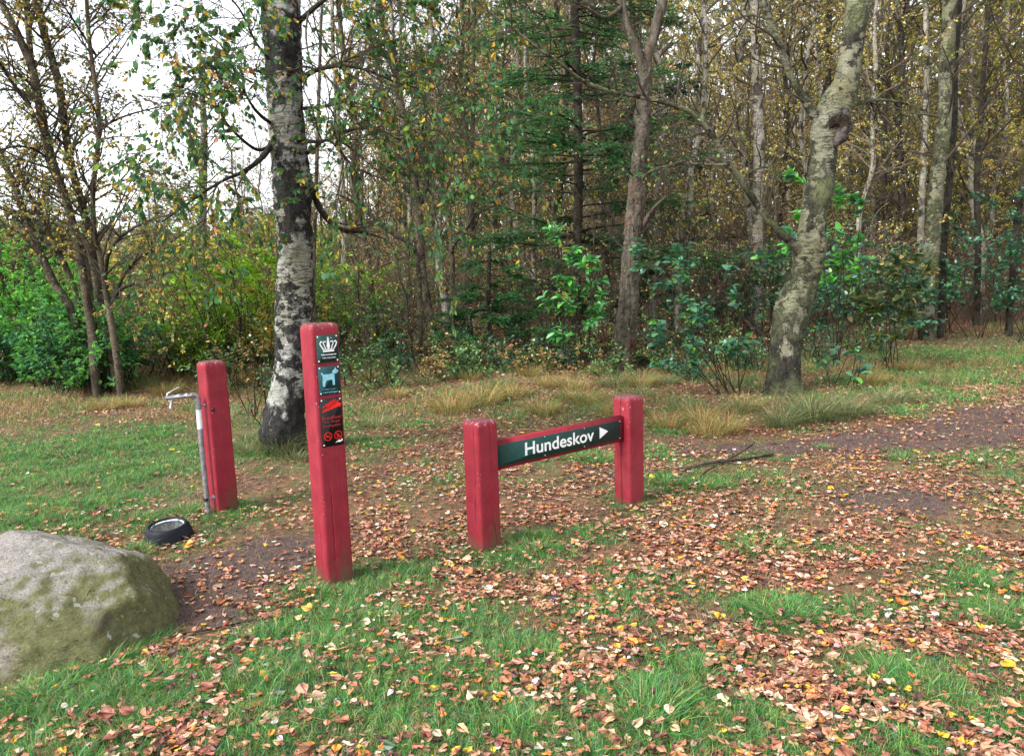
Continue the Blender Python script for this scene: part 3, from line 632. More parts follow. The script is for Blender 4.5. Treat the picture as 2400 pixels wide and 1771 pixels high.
# --- water tap post
cw = G(512, 1207)
a3 = ang+math.radians(5); ca3, sa3 = math.cos(a3), math.sin(a3)
pw_ = np.array([cw[0]+ca3*WP/2-sa3*WP/2, cw[1]+sa3*WP/2+ca3*WP/2, cw[2]])
zw = zat(492, 853, cw[0], cw[1])
tp = empty('tap_post', (pw_[0], pw_[1], 0), a3, 'red wooden post with a steel water pipe and tap on its side', 'water tap')
post_mesh('post', tp, WP, zw+.01, (0, 0), [(3, -.02, .015, .0012, -.1, .3)], (-.012, -.004), 23, low=.14)
def on_side(px, py, off):
    o = CAM-np.array([pw_[0], pw_[1], 0]); d = ray(px, py); n = np.array([-ca3, -sa3, 0])
    t = (WP/2+off - o@n)/(d@n); q = o+d*t; return -q[0]*sa3+q[1]*ca3, q[2]
pxl = -(WP/2+.055)
yb_, zb_ = on_side(484, 1188, .055); ye_, ze_ = on_side(463, 922, .055)
print('tap', zw, yb_, ye_, ze_)
yp = (yb_+ye_)/2; zel = ze_+.0
def tube1(name, pts, rad, mat, parent, n=16, caps=True):
    P = np.asarray(pts, float); P = P[None]; R = np.broadcast_to(np.asarray(rad, float), (1, P.shape[1]))
    V, Q = tubes(P, R, n); K = P.shape[1]; T = []
    mb = MB(); mb.add(V, Q)
    if caps:
        mb.add(np.vstack([V[:n], P[0, :1]]), None, [(k, (k+1) % n, n) for k in range(n)]); mb.add(np.vstack([V[-n:], P[0, -1:]]), None, [((k+1) % n, k, n) for k in range(n)])
    return mb.build(name, mat, parent, True, False)
tube1('pipe', [(pxl+.008, yp, -.1), (pxl+.003, yp, .3), (pxl, yp, .5), (pxl, yp, zel-.045)], .0165, M_PIPE, tp)
tube1('pipe_label', [(pxl, yp, zel-.24), (pxl, yp, zel-.11)], .0176, M_STICK, tp)
hd = unit(np.array([-1.0, .12, 0])); aE = np.linspace(0, math.pi/2, 8)
el = [(pxl, yp, zel-.055), (pxl, yp, zel-.045)]+[tuple(np.array([pxl, yp, zel-.035])+hd*.028*(1-math.cos(a))+np.array([0, 0, .028*math.sin(a)])) for a in aE[1:]]
e2 = np.array(el[-1]); el.append(tuple(e2+hd*.012))
elb = tube1('elbow', el, [.019, .0195]+[.0175]*7+[.0195], M_PIPE, tp)
tp_ = tube1('tap', [e2+hd*.012, e2+hd*.03, e2+hd*.032, e2+hd*.045, e2+hd*.047, e2+hd*.075, e2+hd*.077, e2+hd*.095, e2+hd*.097, e2+hd*.155, e2+hd*.157, e2+hd*.175], [.016, .016, .019, .019, .014, .014, .018, .018, .0155, .0155, .017, .013], M_CHROME, tp)
sp0 = e2+hd*.135
tube1('spout', [sp0, sp0+[0, 0, -.03], sp0+hd*.008+[0, 0, -.055], sp0+hd*.01+[0, 0, -.07]], [.011, .011, .009, .010], M_CHROME, tp_)
lv = e2+hd*.16
lever = MB(); Pl = np.array([lv+[0, 0, .008], lv+[0, 0, .025], lv-hd*.03+[0, 0, .042], lv-hd*.075+[0, 0, .062]]); V, Q = tubes(Pl[None], np.array([[.006, .005, .004, .0045]]), 8); lever.add(V, Q); lever.build('lever', M_CHROME, tp_, True, False)
for zk, nm in ((zel-.085, 0), (.10, 1)):
    tube1('clamp', [(pxl, yp, zk-.011), (pxl, yp, zk+.011)], .0185, M_BLACKHOLE if nm else M_PIPE, tp)
    tube1('bracket', [(pxl+.015, yp, zk), (-WP/2-.004, yp, zk), (-WP/2-.004+.0005, yp, zk), (-WP/2+.004, yp, zk)], [.0075, .0075, .019, .019], M_PIPE, tp)
mb = MB(); box(mb, (-.052, -WP/2-.001, zel-.115), (.022, .010, .022), None, .002); mb.build('bolt_socket', M_BLACKHOLE, tp, False, False)

# --- dog bowl
cb = G(397, 1262)
bl = empty('dog_bowl', (cb[0], cb[1], cb[2]-.008), .4, 'round black rubber water bowl standing in the grass', 'bowl')
def lathe(name, prof, n, mat, parent, wob=0.0):
    a = np.arange(n)*2*math.pi/n; r = np.array([p[0] for p in prof]); z = np.array([p[1] for p in prof])
    V = np.stack([r[:, None]*np.cos(a), r[:, None]*np.sin(a), np.broadcast_to(z[:, None], (len(r), n))], -1).reshape(-1, 3)
    i = np.arange(len(r)*n).reshape(len(r), n); Q = np.stack([i[:-1], np.roll(i[:-1], -1, 1), np.roll(i[1:], -1, 1), i[1:]], -1).reshape(-1, 4)
    if wob: V = V + np.array([mnoise.noise(Vector(v)*8)*wob for v in V])[:, None]
    return mk(name, V, Q, None, mat, parent, None, True)
bw = lathe('bowl_wall', [(.0, .0), (.135, .0), (.146, .006), (.147, .02), (.140, .045), (.128, .078), (.120, .094), (.113, .100), (.104, .099), (.098, .090), (.094, .070), (.09, .06)], 48, M_RUBBER, bl)
dish = lathe('dish', [(.101, .092), (.094, .086), (.088, .072), (.05, .066), (0, .066)], 48, M_DISH, bl)
lathe('water', [(.0925, .0845), (.06, .0845), (.0, .0845)], 40, M_WATER, bl)
bl.scale = (1.0, 1.0, 1.08); bl.rotation_euler = (math.radians(5), math.radians(-3), .4)

# --- boulder
rb = G(60, 1560)
bo_c = np.array([-2.26, 3.42, 0.0])
import bmesh
bm = bmesh.new(); bmesh.ops.create_icosphere(bm, subdivisions=6, radius=1.0)
V = np.array([v.co[:] for v in bm.verts]); T = np.array([[v.index for v in f.verts] for f in bm.faces]); bm.free()
BR = np.array([.70, .50, .465])
planes = [((-.35, -.45, .80), .70), ((.50, -.28, .82), .73), ((.52, -.80, .22), .80), ((-.10, -.96, .18), .82), ((.80, .40, .45), .84), ((.2, .45, .88), .80), ((.98, -.12, .12), .84), ((-.8, -.3, .45), .85), ((.15, -.62, .76), .84)]
d = V.copy(); r = np.ones(len(V))
for n, k in planes:
    n = unit(np.array(n)); c_ = d@n; lim = np.where(c_ > .05, k/np.maximum(c_, .05), 9)
    r = -np.log(np.exp(-30*r)+np.exp(-30*np.minimum(lim, 3)))/30
nz = np.array([mnoise.noise(Vector(v)*1.6)*.06+mnoise.noise(Vector(v)*4)*.030+mnoise.noise(Vector(v)*9)*.016+abs(mnoise.noise(Vector(v)*6))*.03+mnoise.noise(Vector(v)*26)*.009 for v in V])
V = d*(r+nz)[:, None]*BR
V = V @ np.array([[math.cos(-.25), math.sin(-.25), 0], [-math.sin(-.25), math.cos(-.25), 0], [0, 0, 1]])
V[:, 2] += .02
bo = mk('boulder', V, None, T, M_ROCK, None, None, True); bo.location = (bo_c[0], bo_c[1], 0)
tag(bo, 'large rounded granite boulder greened by algae, lying in the grass', 'boulder')

# --- dark blue scrap among the leaves
ps = G(1300, 1407); rng = np.random.default_rng(3)
bm = bmesh.new(); bmesh.ops.create_icosphere(bm, subdivisions=3, radius=1.0)
V = np.array([v.co[:] for v in bm.verts]); T = np.array([[v.index for v in f.verts] for f in bm.faces]); bm.free()
V = V*(1+np.array([mnoise.noise(Vector(v)*2.4)*.55 for v in V]))[:, None]*[.026, .020, .013]
so = mk('crumpled_scrap', V, None, T, M_LITTERBAG, None, None, False); so.location = (ps[0], ps[1], ps[2]+.012)
tag(so, 'small crumpled dark blue scrap lying among the fallen leaves', 'litter')

# ================================================================== vegetation
GREENS = [(3, (.045, .12, .035)), (2, (.06, .15, .06)), (2, (.035, .09, .04)), (1, (.16, .17, .03))]
BIRCHLEAF = [(5, (.07, .17, .08)), (3, (.11, .22, .08)), (2.0, (.19, .26, .05)), (.8, (.58, .42, .06)), (.45, (.58, .28, .10)), (.12, (.45, .14, .07))]
YELLOW = [(4, (.70, .52, .10)), (3, (.74, .62, .28)), (1.2, (.62, .33, .09)), (3, (.30, .38, .12)), (2, (.66, .58, .42))]
OLIVE = [(4, (.20, .24, .06)), (3, (.40, .36, .08)), (1.4, (.50, .36, .06)), (1.5, (.10, .18, .06)), (.6, (.42, .20, .05))]
MIXED = [(4, (.16, .24, .08)), (2.5, (.46, .38, .10)), (.7, (.5, .26, .08)), (2, (.09, .17, .08)), (1.4, (.54, .48, .27))]
DRY = [(3, (.34, .22, .13)), (2, (.46, .34, .20)), (2, (.22, .13, .08)), (1, (.5, .33, .08))]
TWIG = (.13, .11, .085); TWIGBROWN = (.27, .215, .175)

def crown(limbs, rng, n1, l1, n2, l2, n3, l3, nleaf, lsize, pal, tpl=LEAF6, up=.02, wob=.14, hang=.7, twig=TWIG, rmin=.0022, t0=.15, ang=(.5, 1.15), leafspan=(.15, 1.0), r1=None, flat=0.0, jit=.28, z0=None):
    """boughs, twigs and leaves on the given limbs -> MB. limbs: (N,K,4) points with radius"""
    mb = MB(); Lm = np.asarray(limbs); P, R = Lm[:, :, :3], Lm[:, :, 3]
    K1 = 9
    s, d, r, _ = childs(P, R, n1, t0, 1.0, ang[0], ang[1], rng)
    if flat: d[:, 2] *= (1-flat)
    ln = l1*rng.uniform(.45, 1.15, n1)
    P1 = grow(s, d, ln, K1, wob, up, rng); rr = np.minimum(r*.55, .006+.011*ln if r1 is None else r1); R1 = rr[:, None]*np.linspace(1, .28, K1)
    V, Q = tubes(P1, np.maximum(R1, rmin), 5); mb.add(V, Q, None, twig)
    last, lastR = P1, R1
    if n2:
        s, d, r, _ = childs(P1, R1, n2, .12, 1, .4, 1.0, rng)
        if flat: d[:, 2] *= (1-flat)
        P2 = grow(s, d, l2*rng.uniform(.4, 1.2, n2), 6, wob*1.2, up, rng); R2 = np.maximum(np.minimum(r*.6, .006)[:, None]*np.linspace(1, .35, 6), rmin)
        V, Q = tubes(P2, R2, 4); mb.add(V, Q, None, twig); last, lastR = P2, R2
        if n3:
            s, d, r, _ = childs(P2, R2, n3, .1, 1, .35, .9, rng)
            if flat: d[:, 2] *= (1-flat)
            d[:, 2] -= hang*.25
            P3 = grow(s, d, l3*rng.uniform(.4, 1.2, n3), 5, wob*1.3, up-.05*hang, rng); R3 = np.maximum(np.minimum(r*.6, .003)[:, None]*np.linspace(1, .5, 5), rmin*.75)
            V, Q = tubes(P3, R3, 3); mb.add(V, Q, None, twig); last, lastR = P3, R3
    if nleaf:
        p, d, r, _ = childs(last, lastR, nleaf, leafspan[0], leafspan[1], .4, 1.2, rng, weight=np.exp(rng.normal(0, 1.1, len(last))))
        d[:, 2] -= hang; nrm = rng.normal(size=(nleaf, 3)) + np.array([0, 0, 1.2*(1-min(1, hang))])
        V, Q, m = place(tpl, p, d, nrm, lsize*rng.uniform(.6, 1.2, nleaf)); mb.add(V, Q, None, np.repeat(pick(pal, nleaf, rng, jit), m, 0))
    return mb

def trace(pts, Y, Yend=None, bow=0.0, n=None):
    """world polyline from photo points (x, y, width in photo px) standing at depth Y (Yend at the last point)"""
    out = []; N = len(pts)
    for k, p in enumerate(pts):
        u = k/max(1, N-1); yy = Y if Yend is None else Y+(Yend-Y)*u
        yy += bow*math.sin(u*math.pi)
        q = W(p[0], p[1], yy); out.append([*q, p[2]*yy/FPX/2])
    return np.array(out)
def trunk_geo(P, nseg=20, nrows=120, amp=.1, scale=3.0, flare=0.0, rough=0.0, seed=0, lump=0.0):
    E = even(P, nrows); V, Q = tubes(E[None, :, :3], E[None, :, 3], nseg, seed+1)
    C = np.repeat(E[:, :3], nseg, 0); r = np.repeat(E[:, 3], nseg); dv = V-C; h = V[:, 2]-E[0, 2]
    k = np.ones(len(V)); a = np.arctan2(dv[:, 1], dv[:, 0])
    for i_ in range(len(V)):
        v = V[i_]
        k[i_] += amp*mnoise.noise(Vector((v[0]*scale+seed, v[1]*scale, v[2]*scale*.45)))
        if rough: k[i_] += rough*mnoise.noise(Vector((v[0]*14+seed, v[1]*14, v[2]*9)))*(1+1.2*max(0, 1-h[i_]/.9))
        if rough and nseg > 50: k[i_] += rough*.6*mnoise.noise(Vector((v[0]*38+seed, v[1]*38, v[2]*22)))
        if lump: k[i_] += lump*max(0, mnoise.noise(Vector((v[0]*5, v[1]*5+seed, v[2]*3.2)))-.12)
    if flare: k += flare*np.exp(-np.maximum(h, 0)/.22)*(1+.45*np.sin(a*4+seed)+.2*np.sin(a*7+1))
    V = C+dv*k[:, None]
    ctr = C[-1:]; n = nseg; m0 = len(V)
    T = [((nrows-1)*n+(q+1) % n, (nrows-1)*n+q, m0) for q in range(n)]
    return np.vstack([V, ctr]), Q, T
def base_ext(P, depth=.3):
    """extend a traced stem a little into the soil"""
    b = P[0].copy(); z = float(hgt(b[0], b[1])); 
    return np.vstack([[b[0], b[1], min(z, b[2])-depth, b[3]*1.03], P]) if b[2] > z-depth else P
def make_tree(name, trunks, mat, label, cat='tree', group=None, limbs=(), limbmat=None, crowns=(), tkw=None, twigmat=None):
    """trunks: list of (M,4) arrays; limbs: list of (M,4); crowns: list of MB in world coordinates"""
    b = trunks[0][0]; off = np.array([b[0], b[1], float(hgt(b[0], b[1]))])
    root = empty(name, off, 0, label, cat, group)
    tkw = tkw or {}
    for k, P in enumerate(trunks):
        V, Q, T = trunk_geo(base_ext(P), seed=k+len(name), **tkw)
        mk('trunk', V-off, Q, T, mat, root, None, True)
    for k, P in enumerate(limbs):
        V, Q, T = trunk_geo(P, nseg=10, nrows=60, amp=.12, scale=6, rough=.05, seed=k+3)
        mk('branch', V-off, Q, T, limbmat or mat, root, None, True)
    for c in crowns: c.build('crown', M_LEAF, root, False, True, off=off)
    return root
def E_(P, n=12): return even(P, n)
def up_ext(P, dz, dx=0, dy=0, r=None, n=3):
    a = P[-1]; out = [P]
    for k in range(1, n+1):
        u = k/n; out.append([[a[0]+dx*u, a[1]+dy*u, a[2]+dz*u, a[3]*(1-u*.6) if r is None else a[3]*(1-u)+r*u]])
    return np.vstack(out)

m, nt = newmat('rotten_wood'); co = objco(nt); f1 = noise(nt, co, 30, 5, .75); f2 = noise(nt, co, 9, 5, .7)
finish(nt, mix(nt, ramp(nt, f2, .45, .6), mix(nt, f1, (.008, .006, .005), (.07, .045, .032)), mix(nt, f1, (.06, .05, .045), (.22, .21, .19))), .9, math_(nt, 'ADD', f1, f2), 1.0, .04, spec=.1); M_ROT = m
# ---- 1. the big birch behind the information post
D1 = 6.9
t = trace([(664, 1000, 108), (672, 930, 92), (682, 870, 88), (690, 800, 90), (694, 690, 98), (693, 600, 90), (687, 500, 92), (682, 400, 94), (672, 300, 88), (668, 200, 84), (662, 100, 90), (657, 0, 94)], D1)
t = up_ext(t, 5.5, -.25, .2, .07)
r1 = np.random.default_rng(101)
lm = [trace([(640, 330, 26), (618, 365, 20), (575, 400, 15), (520, 425, 11), (450, 470, 8), (380, 520, 5)], D1, D1-1.3),
      trace([(650, 300, 16), (600, 260, 11), (560, 190, 8), (520, 110, 6), (470, 70, 4)], D1, D1-1.0),
      trace([(640, 340, 16), (600, 350, 12), (540, 300, 9), (500, 240, 7), (440, 210, 5), (400, 200, 3)], D1, D1-1.1),
      trace([(690, 195, 26), (740, 165, 17), (800, 155, 12), (860, 165, 9), (920, 190, 7), (990, 210, 4)], D1, D1-.6),
      trace([(705, 255, 13), (760, 250, 10), (820, 240, 9), (900, 260, 7), (980, 290, 5), (1060, 330, 4)], D1, D1-.4),
      trace([(715, 400, 30), (735, 455, 26), (760, 505, 22), (800, 540, 14), (850, 545, 9), (905, 560, 5)], D1, D1+.5),
      trace([(700, 330, 16), (760, 330, 12), (850, 300, 9), (940, 330, 7), (1030, 400, 4)], D1, D1-.7),
      trace([(640, 150, 14), (600, 100, 9), (560, 20, 7), (500, -40, 5)], D1, D1-.9),
      trace([(690, 60, 20), (760, 0, 15), (850, -60, 9), (930, -60, 6)], D1, D1-.6),
      trace([(720, 360, 14), (770, 330, 10), (830, 390, 8), (900, 420, 6), (960, 430, 4)], D1, D1-.9)]
t[:, 3] *= .88
for q_ in lm: q_[:, 3] *= .62
lightlimbs = np.stack([E_(l) for l in (lm[0], lm[2], lm[1], lm[7])]); rlimbs = np.stack([E_(l) for l in (lm[3], lm[4], lm[6], lm[8], lm[9])])
cw1 = crown(lightlimbs, r1, 60, .75, 240, .42, 620, .24, 4200, .052, BIRCHLEAF, up=-.015, wob=.13, hang=.9, t0=.3)
cw2 = crown(rlimbs, r1, 90, .95, 400, .5, 1000, .26, 7000, .050, BIRCHLEAF, up=-.01, wob=.13, hang=.9, t0=.15)
cw3 = crown(np.stack([E_(lm[5])]), r1, 14, .6, 36, .35, 0, .2, 30, .05, BIRCHLEAF, t0=.1)
topl = E_(up_ext(t[-3:], .01))
cw4 = crown(np.stack([topl]), r1, 34, 1.9, 160, .9, 420, .4, 1800, .054, BIRCHLEAF, up=.0, t0=.1)
make_tree('birch_tree', [t], M_BIRCH, 'thick silver birch with black bark patches, right behind the tall plaque post', 'tree', None, lm, M_DARK, [cw1, cw2, cw3, cw4],
          dict(nseg=90, nrows=560, amp=.09, flare=.34, rough=.09, lump=.20))

# ---- 2. the crooked birch at the right of the clearing
D2 = 9.3
t = trace([(1832, 945, 112), (1836, 915, 98), (1837, 863, 88), (1841, 809, 86), (1851, 754, 96), (1863, 718, 96), (1876, 682, 86), (1887, 645, 80), (1897, 591, 82), (1903, 536, 70), (1907, 500, 66), (1921, 436, 72), (1931, 363, 66), (1934, 309, 74), (1950, 272, 88), (1963, 236, 82), (1981, 200, 66), (1990, 145, 56), (2004, 73, 56), (2012, 0, 62)], D2)
t = up_ext(t, 5, .3, .2, .06); t[:, 3] *= .84
lm = [trace([(1925, 300, 34), (1905, 269, 27), (1882, 226, 24), (1854, 182, 22), (1832, 120, 20), (1803, 47, 19), (1789, 0, 18), (1775, -60, 15), (1765, -160, 9)], D2, D2-.3),
      trace([(1885, 600, 34), (1861, 574, 30), (1818, 534, 26), (1774, 479, 23), (1738, 425, 21), (1709, 385, 20), (1673, 323, 18), (1636, 280, 16), (1599, 254, 15), (1508, 229, 14), (1417, 211, 13), (1352, 181, 12), (1308, 145, 11), (1254, 109, 9), (1199, 65, 8), (1145, 29, 6), (1116, 0, 5)], D2, D2-1.6),
      trace([(1705, 385, 11), (1680, 387, 9), (1600, 384, 7), (1540, 395, 5)], D2-.5, D2-.9),
      trace([(1738, 418, 10), (1765, 400, 7), (1800, 390, 5), (1860, 385, 3)], D2-.4, D2-.2),
      trace([(1990, 250, 16), (2050, 235, 10), (2110, 240, 8), (2165, 258, 5)], D2, D2+.8)]
for q_ in lm: q_[:, 3] *= .72
sn = trace([(1952, 272, 56), (1968, 286, 50), (1976, 302, 40), (1970, 322, 26), (1956, 342, 10)], D2-.10, D2-.17)
r2 = np.random.default_rng(102)
cw1 = crown(np.stack([E_(lm[0]), E_(lm[1]), E_(lm[4]), E_(lm[2])]), r2, 60, .8, 200, .45, 380, .25, 260, .045, MIXED, up=.0, wob=.16, t0=.1)
cw2 = crown(np.stack([E_(t[-5:])]), r2, 34, 1.8, 180, .9, 380, .4, 1200, .05, MIXED, up=.0, t0=.3)
rt = make_tree('birch_tree', [t], M_BIRCH2, 'crooked lichen-covered birch with a sharp kink and rotten stub, standing beside the muddy path', 'tree', None, lm, M_BIRCH2, [cw1, cw2],
          dict(nseg=72, nrows=520, amp=.11, flare=.38, rough=.08, lump=.15))
V, Q, T = trunk_geo(sn, nseg=48, nrows=70, amp=.30, scale=8, rough=.22, lump=.5, seed=4); mk('broken_stub', V-np.array(rt.location), Q, T, M_ROT, rt, None, True)

# ---- 3. the dead snag
D3 = 12.4
t = trace([(1464, 880, 66), (1465, 850, 54), (1462, 809, 50), (1466, 760, 46), (1474, 718, 47), (1477, 660, 42), (1479, 609, 43), (1483, 545, 38), (1490, 480, 42), (1492, 436, 37), (1498, 380, 34), (1504, 327, 33), (1508, 254, 33), (1510, 190, 30), (1512, 150, 30)], D3)
f1_ = trace([(1512, 158, 27), (1498, 130, 23), (1488, 105, 20), (1472, 73, 20), (1460, 22, 19), (1452, -30, 16), (1440, -120, 12), (1436, -300, 6)], D3)
f2_ = trace([(1512, 160, 27), (1520, 125, 23), (1530, 91, 23), (1543, 40, 24), (1556, -5, 22), (1575, -80, 15), (1585, -260, 8)], D3, D3+.3)
stubs = [trace([(1500, 540, 16), (1525, 500, 10), (1540, 480, 8), (1570, 455, 5)], D3, D3-.4), trace([(1495, 440, 10), (1520, 405, 7), (1590, 380, 4), (1610, 376, 3)], D3, D3-.5), trace([(1490, 300, 8), (1450, 262, 5), (1400, 245, 3)], D3, D3-.4),
         trace([(1512, 280, 9), (1545, 258, 5), (1580, 240, 3)], D3, D3-.2), trace([(1462, 15, 12), (1420, 40, 8), (1380, 22, 5), (1340, 0, 4)], D3, D3-.6)]
r3 = np.random.default_rng(103)
cw = crown(np.stack([E_(x) for x in [t, f1_, f2_]+stubs]), r3, 60, .8, 260, .45, 260, .25, 0, .04, DRY, up=-.02, wob=.2, twig=(.09, .075, .06), t0=.25)
make_tree('dead_tree', [t], M_DEAD, 'dead forked tree with peeling grey bark and bare reddish wood beside the bluish bush', 'tree', None, [f1_, f2_]+stubs, M_DEAD, [cw],
          dict(nseg=72, nrows=520, amp=.20, scale=5, flare=.30, rough=.16, lump=.40))

# ---- 4. spruce behind the sign
def spruce(px, ybase, ytop, D, wpx, levels, reach, seed, label, nneedle=90, tri=260, zstep=None, cat='tree', dens=30):
    rr = np.random.default_rng(seed)
    t = trace([(px[0], ybase, wpx), (px[1], (ybase+ytop)/2, wpx*.92), (px[2], ytop, wpx*.8)], D)
    if ytop < 50: t = up_ext(t, 4.5, 0, 0, .02)
    B0 = even(t, 200); z0, z1 = B0[0, 2], B0[-1, 2]
    nb = levels; f = rr.uniform(.10, .98, nb); i_ = (f*199).astype(int)
    s = B0[i_, :3]; a = rr.uniform(0, 2*np.pi, nb)
    ln = reach*(1-f*.75)*rr.uniform(.6, 1.1, nb)
    d = np.stack([np.cos(a), np.sin(a), rr.uniform(-.15, .2, nb)], 1)
    P1 = grow(s, d, ln, 9, .05, -.02, rr); P1[:, :, 2] += np.linspace(0, 1, 9)**2*.10*ln[:, None]
    R1 = (.006+.007*ln)[:, None]*np.linspace(1, .2, 9)
    mb = MB(); V, Q = tubes(P1, R1, 5); mb.add(V, Q, None, (.05, .04, .03))
    n2_ = nb*dens; sp, dp, r_, _ = childs(P1, R1, n2_, .18, 1, .6, 1.05, rr); dp[:, 2] *= .25; dp[:, 2] -= .08
    P2 = grow(sp, dp, .42*reach/2*rr.uniform(.35, 1.1, n2_), 6, .07, -.03, rr); R2 = np.maximum(.0035*np.ones((n2_, 1))*np.linspace(1, .4, 6), .0015)
    V, Q = tubes(P2, R2, 3); mb.add(V, Q, None, (.05, .045, .03))
    n3_ = n2_*nneedle//4; sp, dp, r_, _ = childs(P2, R2, n3_, .05, 1, .35, .8, rr); dp[:, 2] = dp[:, 2]*.5
    pal = [(4, (.055, .16, .065)), (3, (.085, .21, .075)), (1, (.13, .25, .07))]
    V, Q, m = place(NEEDLE, sp, dp, rr.normal(size=(n3_, 3))+[0, 0, 1.5], rr.uniform(.06, .11, n3_)*(D/14)); mb.add(V, Q, None, np.repeat(pick(pal, n3_, rr, .3), m, 0))
    return make_tree('spruce_tree', [t], M_DARK, label, cat, None, [], None, [mb], dict(nseg=16, nrows=60, amp=.05, rough=.05))
spruce((1349, 1356, 1347), 735, 0, 14.6, 22, 110, 3.0, 201, 'dark straight spruce with level green boughs rising behind the low sign rail', 90)
spruce((1156, 1145, 1148), 850, 590, 13.6, 11, 34, 1.35, 202, 'young spruce with thin crooked stem and low feathery boughs, behind the grass tussocks', 90, dens=20)
spruce((1290, 1288, 1286), 745, 640, 15.8, 8, 30, 1.3, 203, 'small bushy spruce sapling low on the ground in front of the straight spruce', 80, dens=18)
spruce((1500, 1500, 1500), 740, 560, 17.5, 9, 26, 1.1, 204, 'small dark spruce half hidden behind the dead forked tree', 80, dens=18)

# ---- 5. left clump of leaning birch stems
D5 = 10.6
S1 = trace([(225, 895, 26), (216, 790, 23), (196, 650, 22), (178, 560, 21), (156, 472, 22), (124, 385, 24), (109, 327, 23), (94, 254, 21), (76, 163, 21), (54, 109, 20), (33, 62, 18), (8, 15, 16), (-20, -60, 12), (-50, -300, 6)], D5)
S2 = trace([(275, 900, 30), (262, 800, 25), (235, 690, 23), (214, 581, 22), (196, 490, 21), (174, 418, 20), (156, 327, 20), (142, 218, 20), (124, 145, 19), (102, 73, 19), (87, 0, 18), (70, -150, 12), (60, -400, 6)], D5+.2)
S3 = trace([(282, 900, 22), (268, 800, 18), (250, 690, 17), (235, 600, 15), (221, 545, 14), (218, 454, 13), (225, 381, 12), (232, 290, 11), (221, 182, 10), (211, 109, 10), (203, 0, 9), (200, -140, 5)], D5-.3)
S4 = trace([(205, 640, 16), (170, 520, 15), (120, 360, 15), (86, 220, 15), (72, 130, 15), (62, 0, 14), (50, -200, 8)], D5+.5)
S5 = trace([(222, 890, 24), (214, 850, 23), (192, 790, 22), (163, 718, 22), (127, 663, 21), (94, 591, 20), (62, 518, 19), (36, 440, 17), (0, 360, 14), (-40, 250, 8)], D5+.4)
S6 = trace([(240, 895, 18), (200, 760, 17), (160, 640, 16), (120, 560, 15), (90, 500, 13), (40, 400, 8)], D5+.7)
lm = [trace([(247, 640, 12), (254, 598, 12), (276, 562, 11), (316, 533, 8), (370, 510, 5), (430, 500, 3)], D5-.3, D5-1.4),
      trace([(262, 712, 14), (272, 692, 12), (290, 674, 11), (363, 649, 8), (418, 634, 6), (480, 625, 3)], D5-.3, D5-1.3),
      trace([(262, 705, 12), (294, 640, 10), (327, 604, 9), (380, 580, 6), (440, 540, 4), (500, 505, 3)], D5-.3, D5-.9),
      trace([(70, 245, 14), (40, 210, 12), (0, 150, 9), (-40, 100, 5)], D5, D5-.6),
      trace([(110, 370, 9), (80, 350, 8), (40, 343, 7), (0, 352, 5)], D5, D5-.6),
      trace([(232, 300, 9), (300, 270, 6), (380, 250, 4), (440, 240, 3)], D5, D5-.5),
      trace([(225, 130, 8), (180, 60, 7), (140, 0, 5)], D5, D5-.5)]
r5 = np.random.default_rng(105)
for q_ in (S1, S2, S3, S4, S5, S6): q_[:, 3] *= .85
for q_ in lm: q_[:, 3] *= .7
YG = [(3, (.14, .20, .08)), (2, (.24, .26, .08)), (3, (.56, .40, .09)), (1.3, (.56, .30, .12)), (2, (.10, .17, .10))]
cA = crown(np.stack([E_(x) for x in (S1[3:], S2[3:], S3[2:], S4[1:])]), r5, 190, 1.05, 900, .55, 2400, .3, 19000, .043, YG, up=-.005, t0=.05)
cB = crown(np.stack([E_(x) for x in lm]), r5, 90, .8, 360, .45, 900, .24, 4600, .052, YG, up=-.01, t0=.2)
cC = crown(np.stack([E_(x) for x in (S5[4:], S6[2:])]), r5, 60, .9, 260, .5, 600, .25, 3200, .048, YG, t0=.1)
make_tree('birch_tree', [S2, S1, S3, S4, S5, S6], M_TAN, 'leaning clump of slim birch stems rising from the leafy green bush', 'tree', None, lm, M_DARK, [cA, cB, cC], dict(nseg=14, nrows=110, amp=.10, rough=.05, scale=5))

# ---- 6. central many-stemmed young tree
D6 = 13.8
A_ = trace([(1030, 870, 30), (1029, 856, 26), (1018, 790, 22), (1003, 718, 21), (992, 645, 20), (985, 573, 20), (981, 500, 19), (975, 450, 18), (968, 400, 17), (950, 300, 15), (930, 190, 15), (918, 127, 14), (902, 73, 13), (887, 0, 12), (870, -160, 7)], D6)
B_ = trace([(1010, 868, 16), (985, 838, 14), (985, 754, 13), (978, 609, 12), (956, 569, 11), (920, 547, 10), (873, 507, 9), (825, 472, 6), (790, 455, 4)], D6-.2, D6-1.6)
C_ = trace([(1048, 868, 14), (1047, 845, 13), (1058, 736, 12), (1060, 609, 11), (1054, 536, 10), (1047, 500, 10), (1036, 436, 9), (1022, 390, 7), (990, 300, 5)], D6-.1)
C2 = trace([(1058, 600, 9), (1063, 576, 8), (1090, 544, 7), (1112, 504, 6), (1141, 490, 4), (1180, 470, 3)], D6-.1, D6-.7)
C3 = trace([(1112, 508, 6), (1100, 470, 4), (1085, 440, 3)], D6-.5)
C4 = trace([(985, 480, 8), (1000, 440, 8), (1005, 400, 7), (1015, 340, 5), (1040, 280, 3)], D6-.2)
r6 = np.random.default_rng(106)
cA = crown(np.stack([E_(x) for x in (A_[5:], C_[4:], C4)]), r6, 90, 1.05, 400, .5, 900, .28, 4200, .052, BIRCHLEAF, t0=.15)
cB = crown(np.stack([E_(x) for x in (B_, C2, C3)]), r6, 40, .7, 120, .4, 160, .25, 90, .05, MIXED, t0=.25)
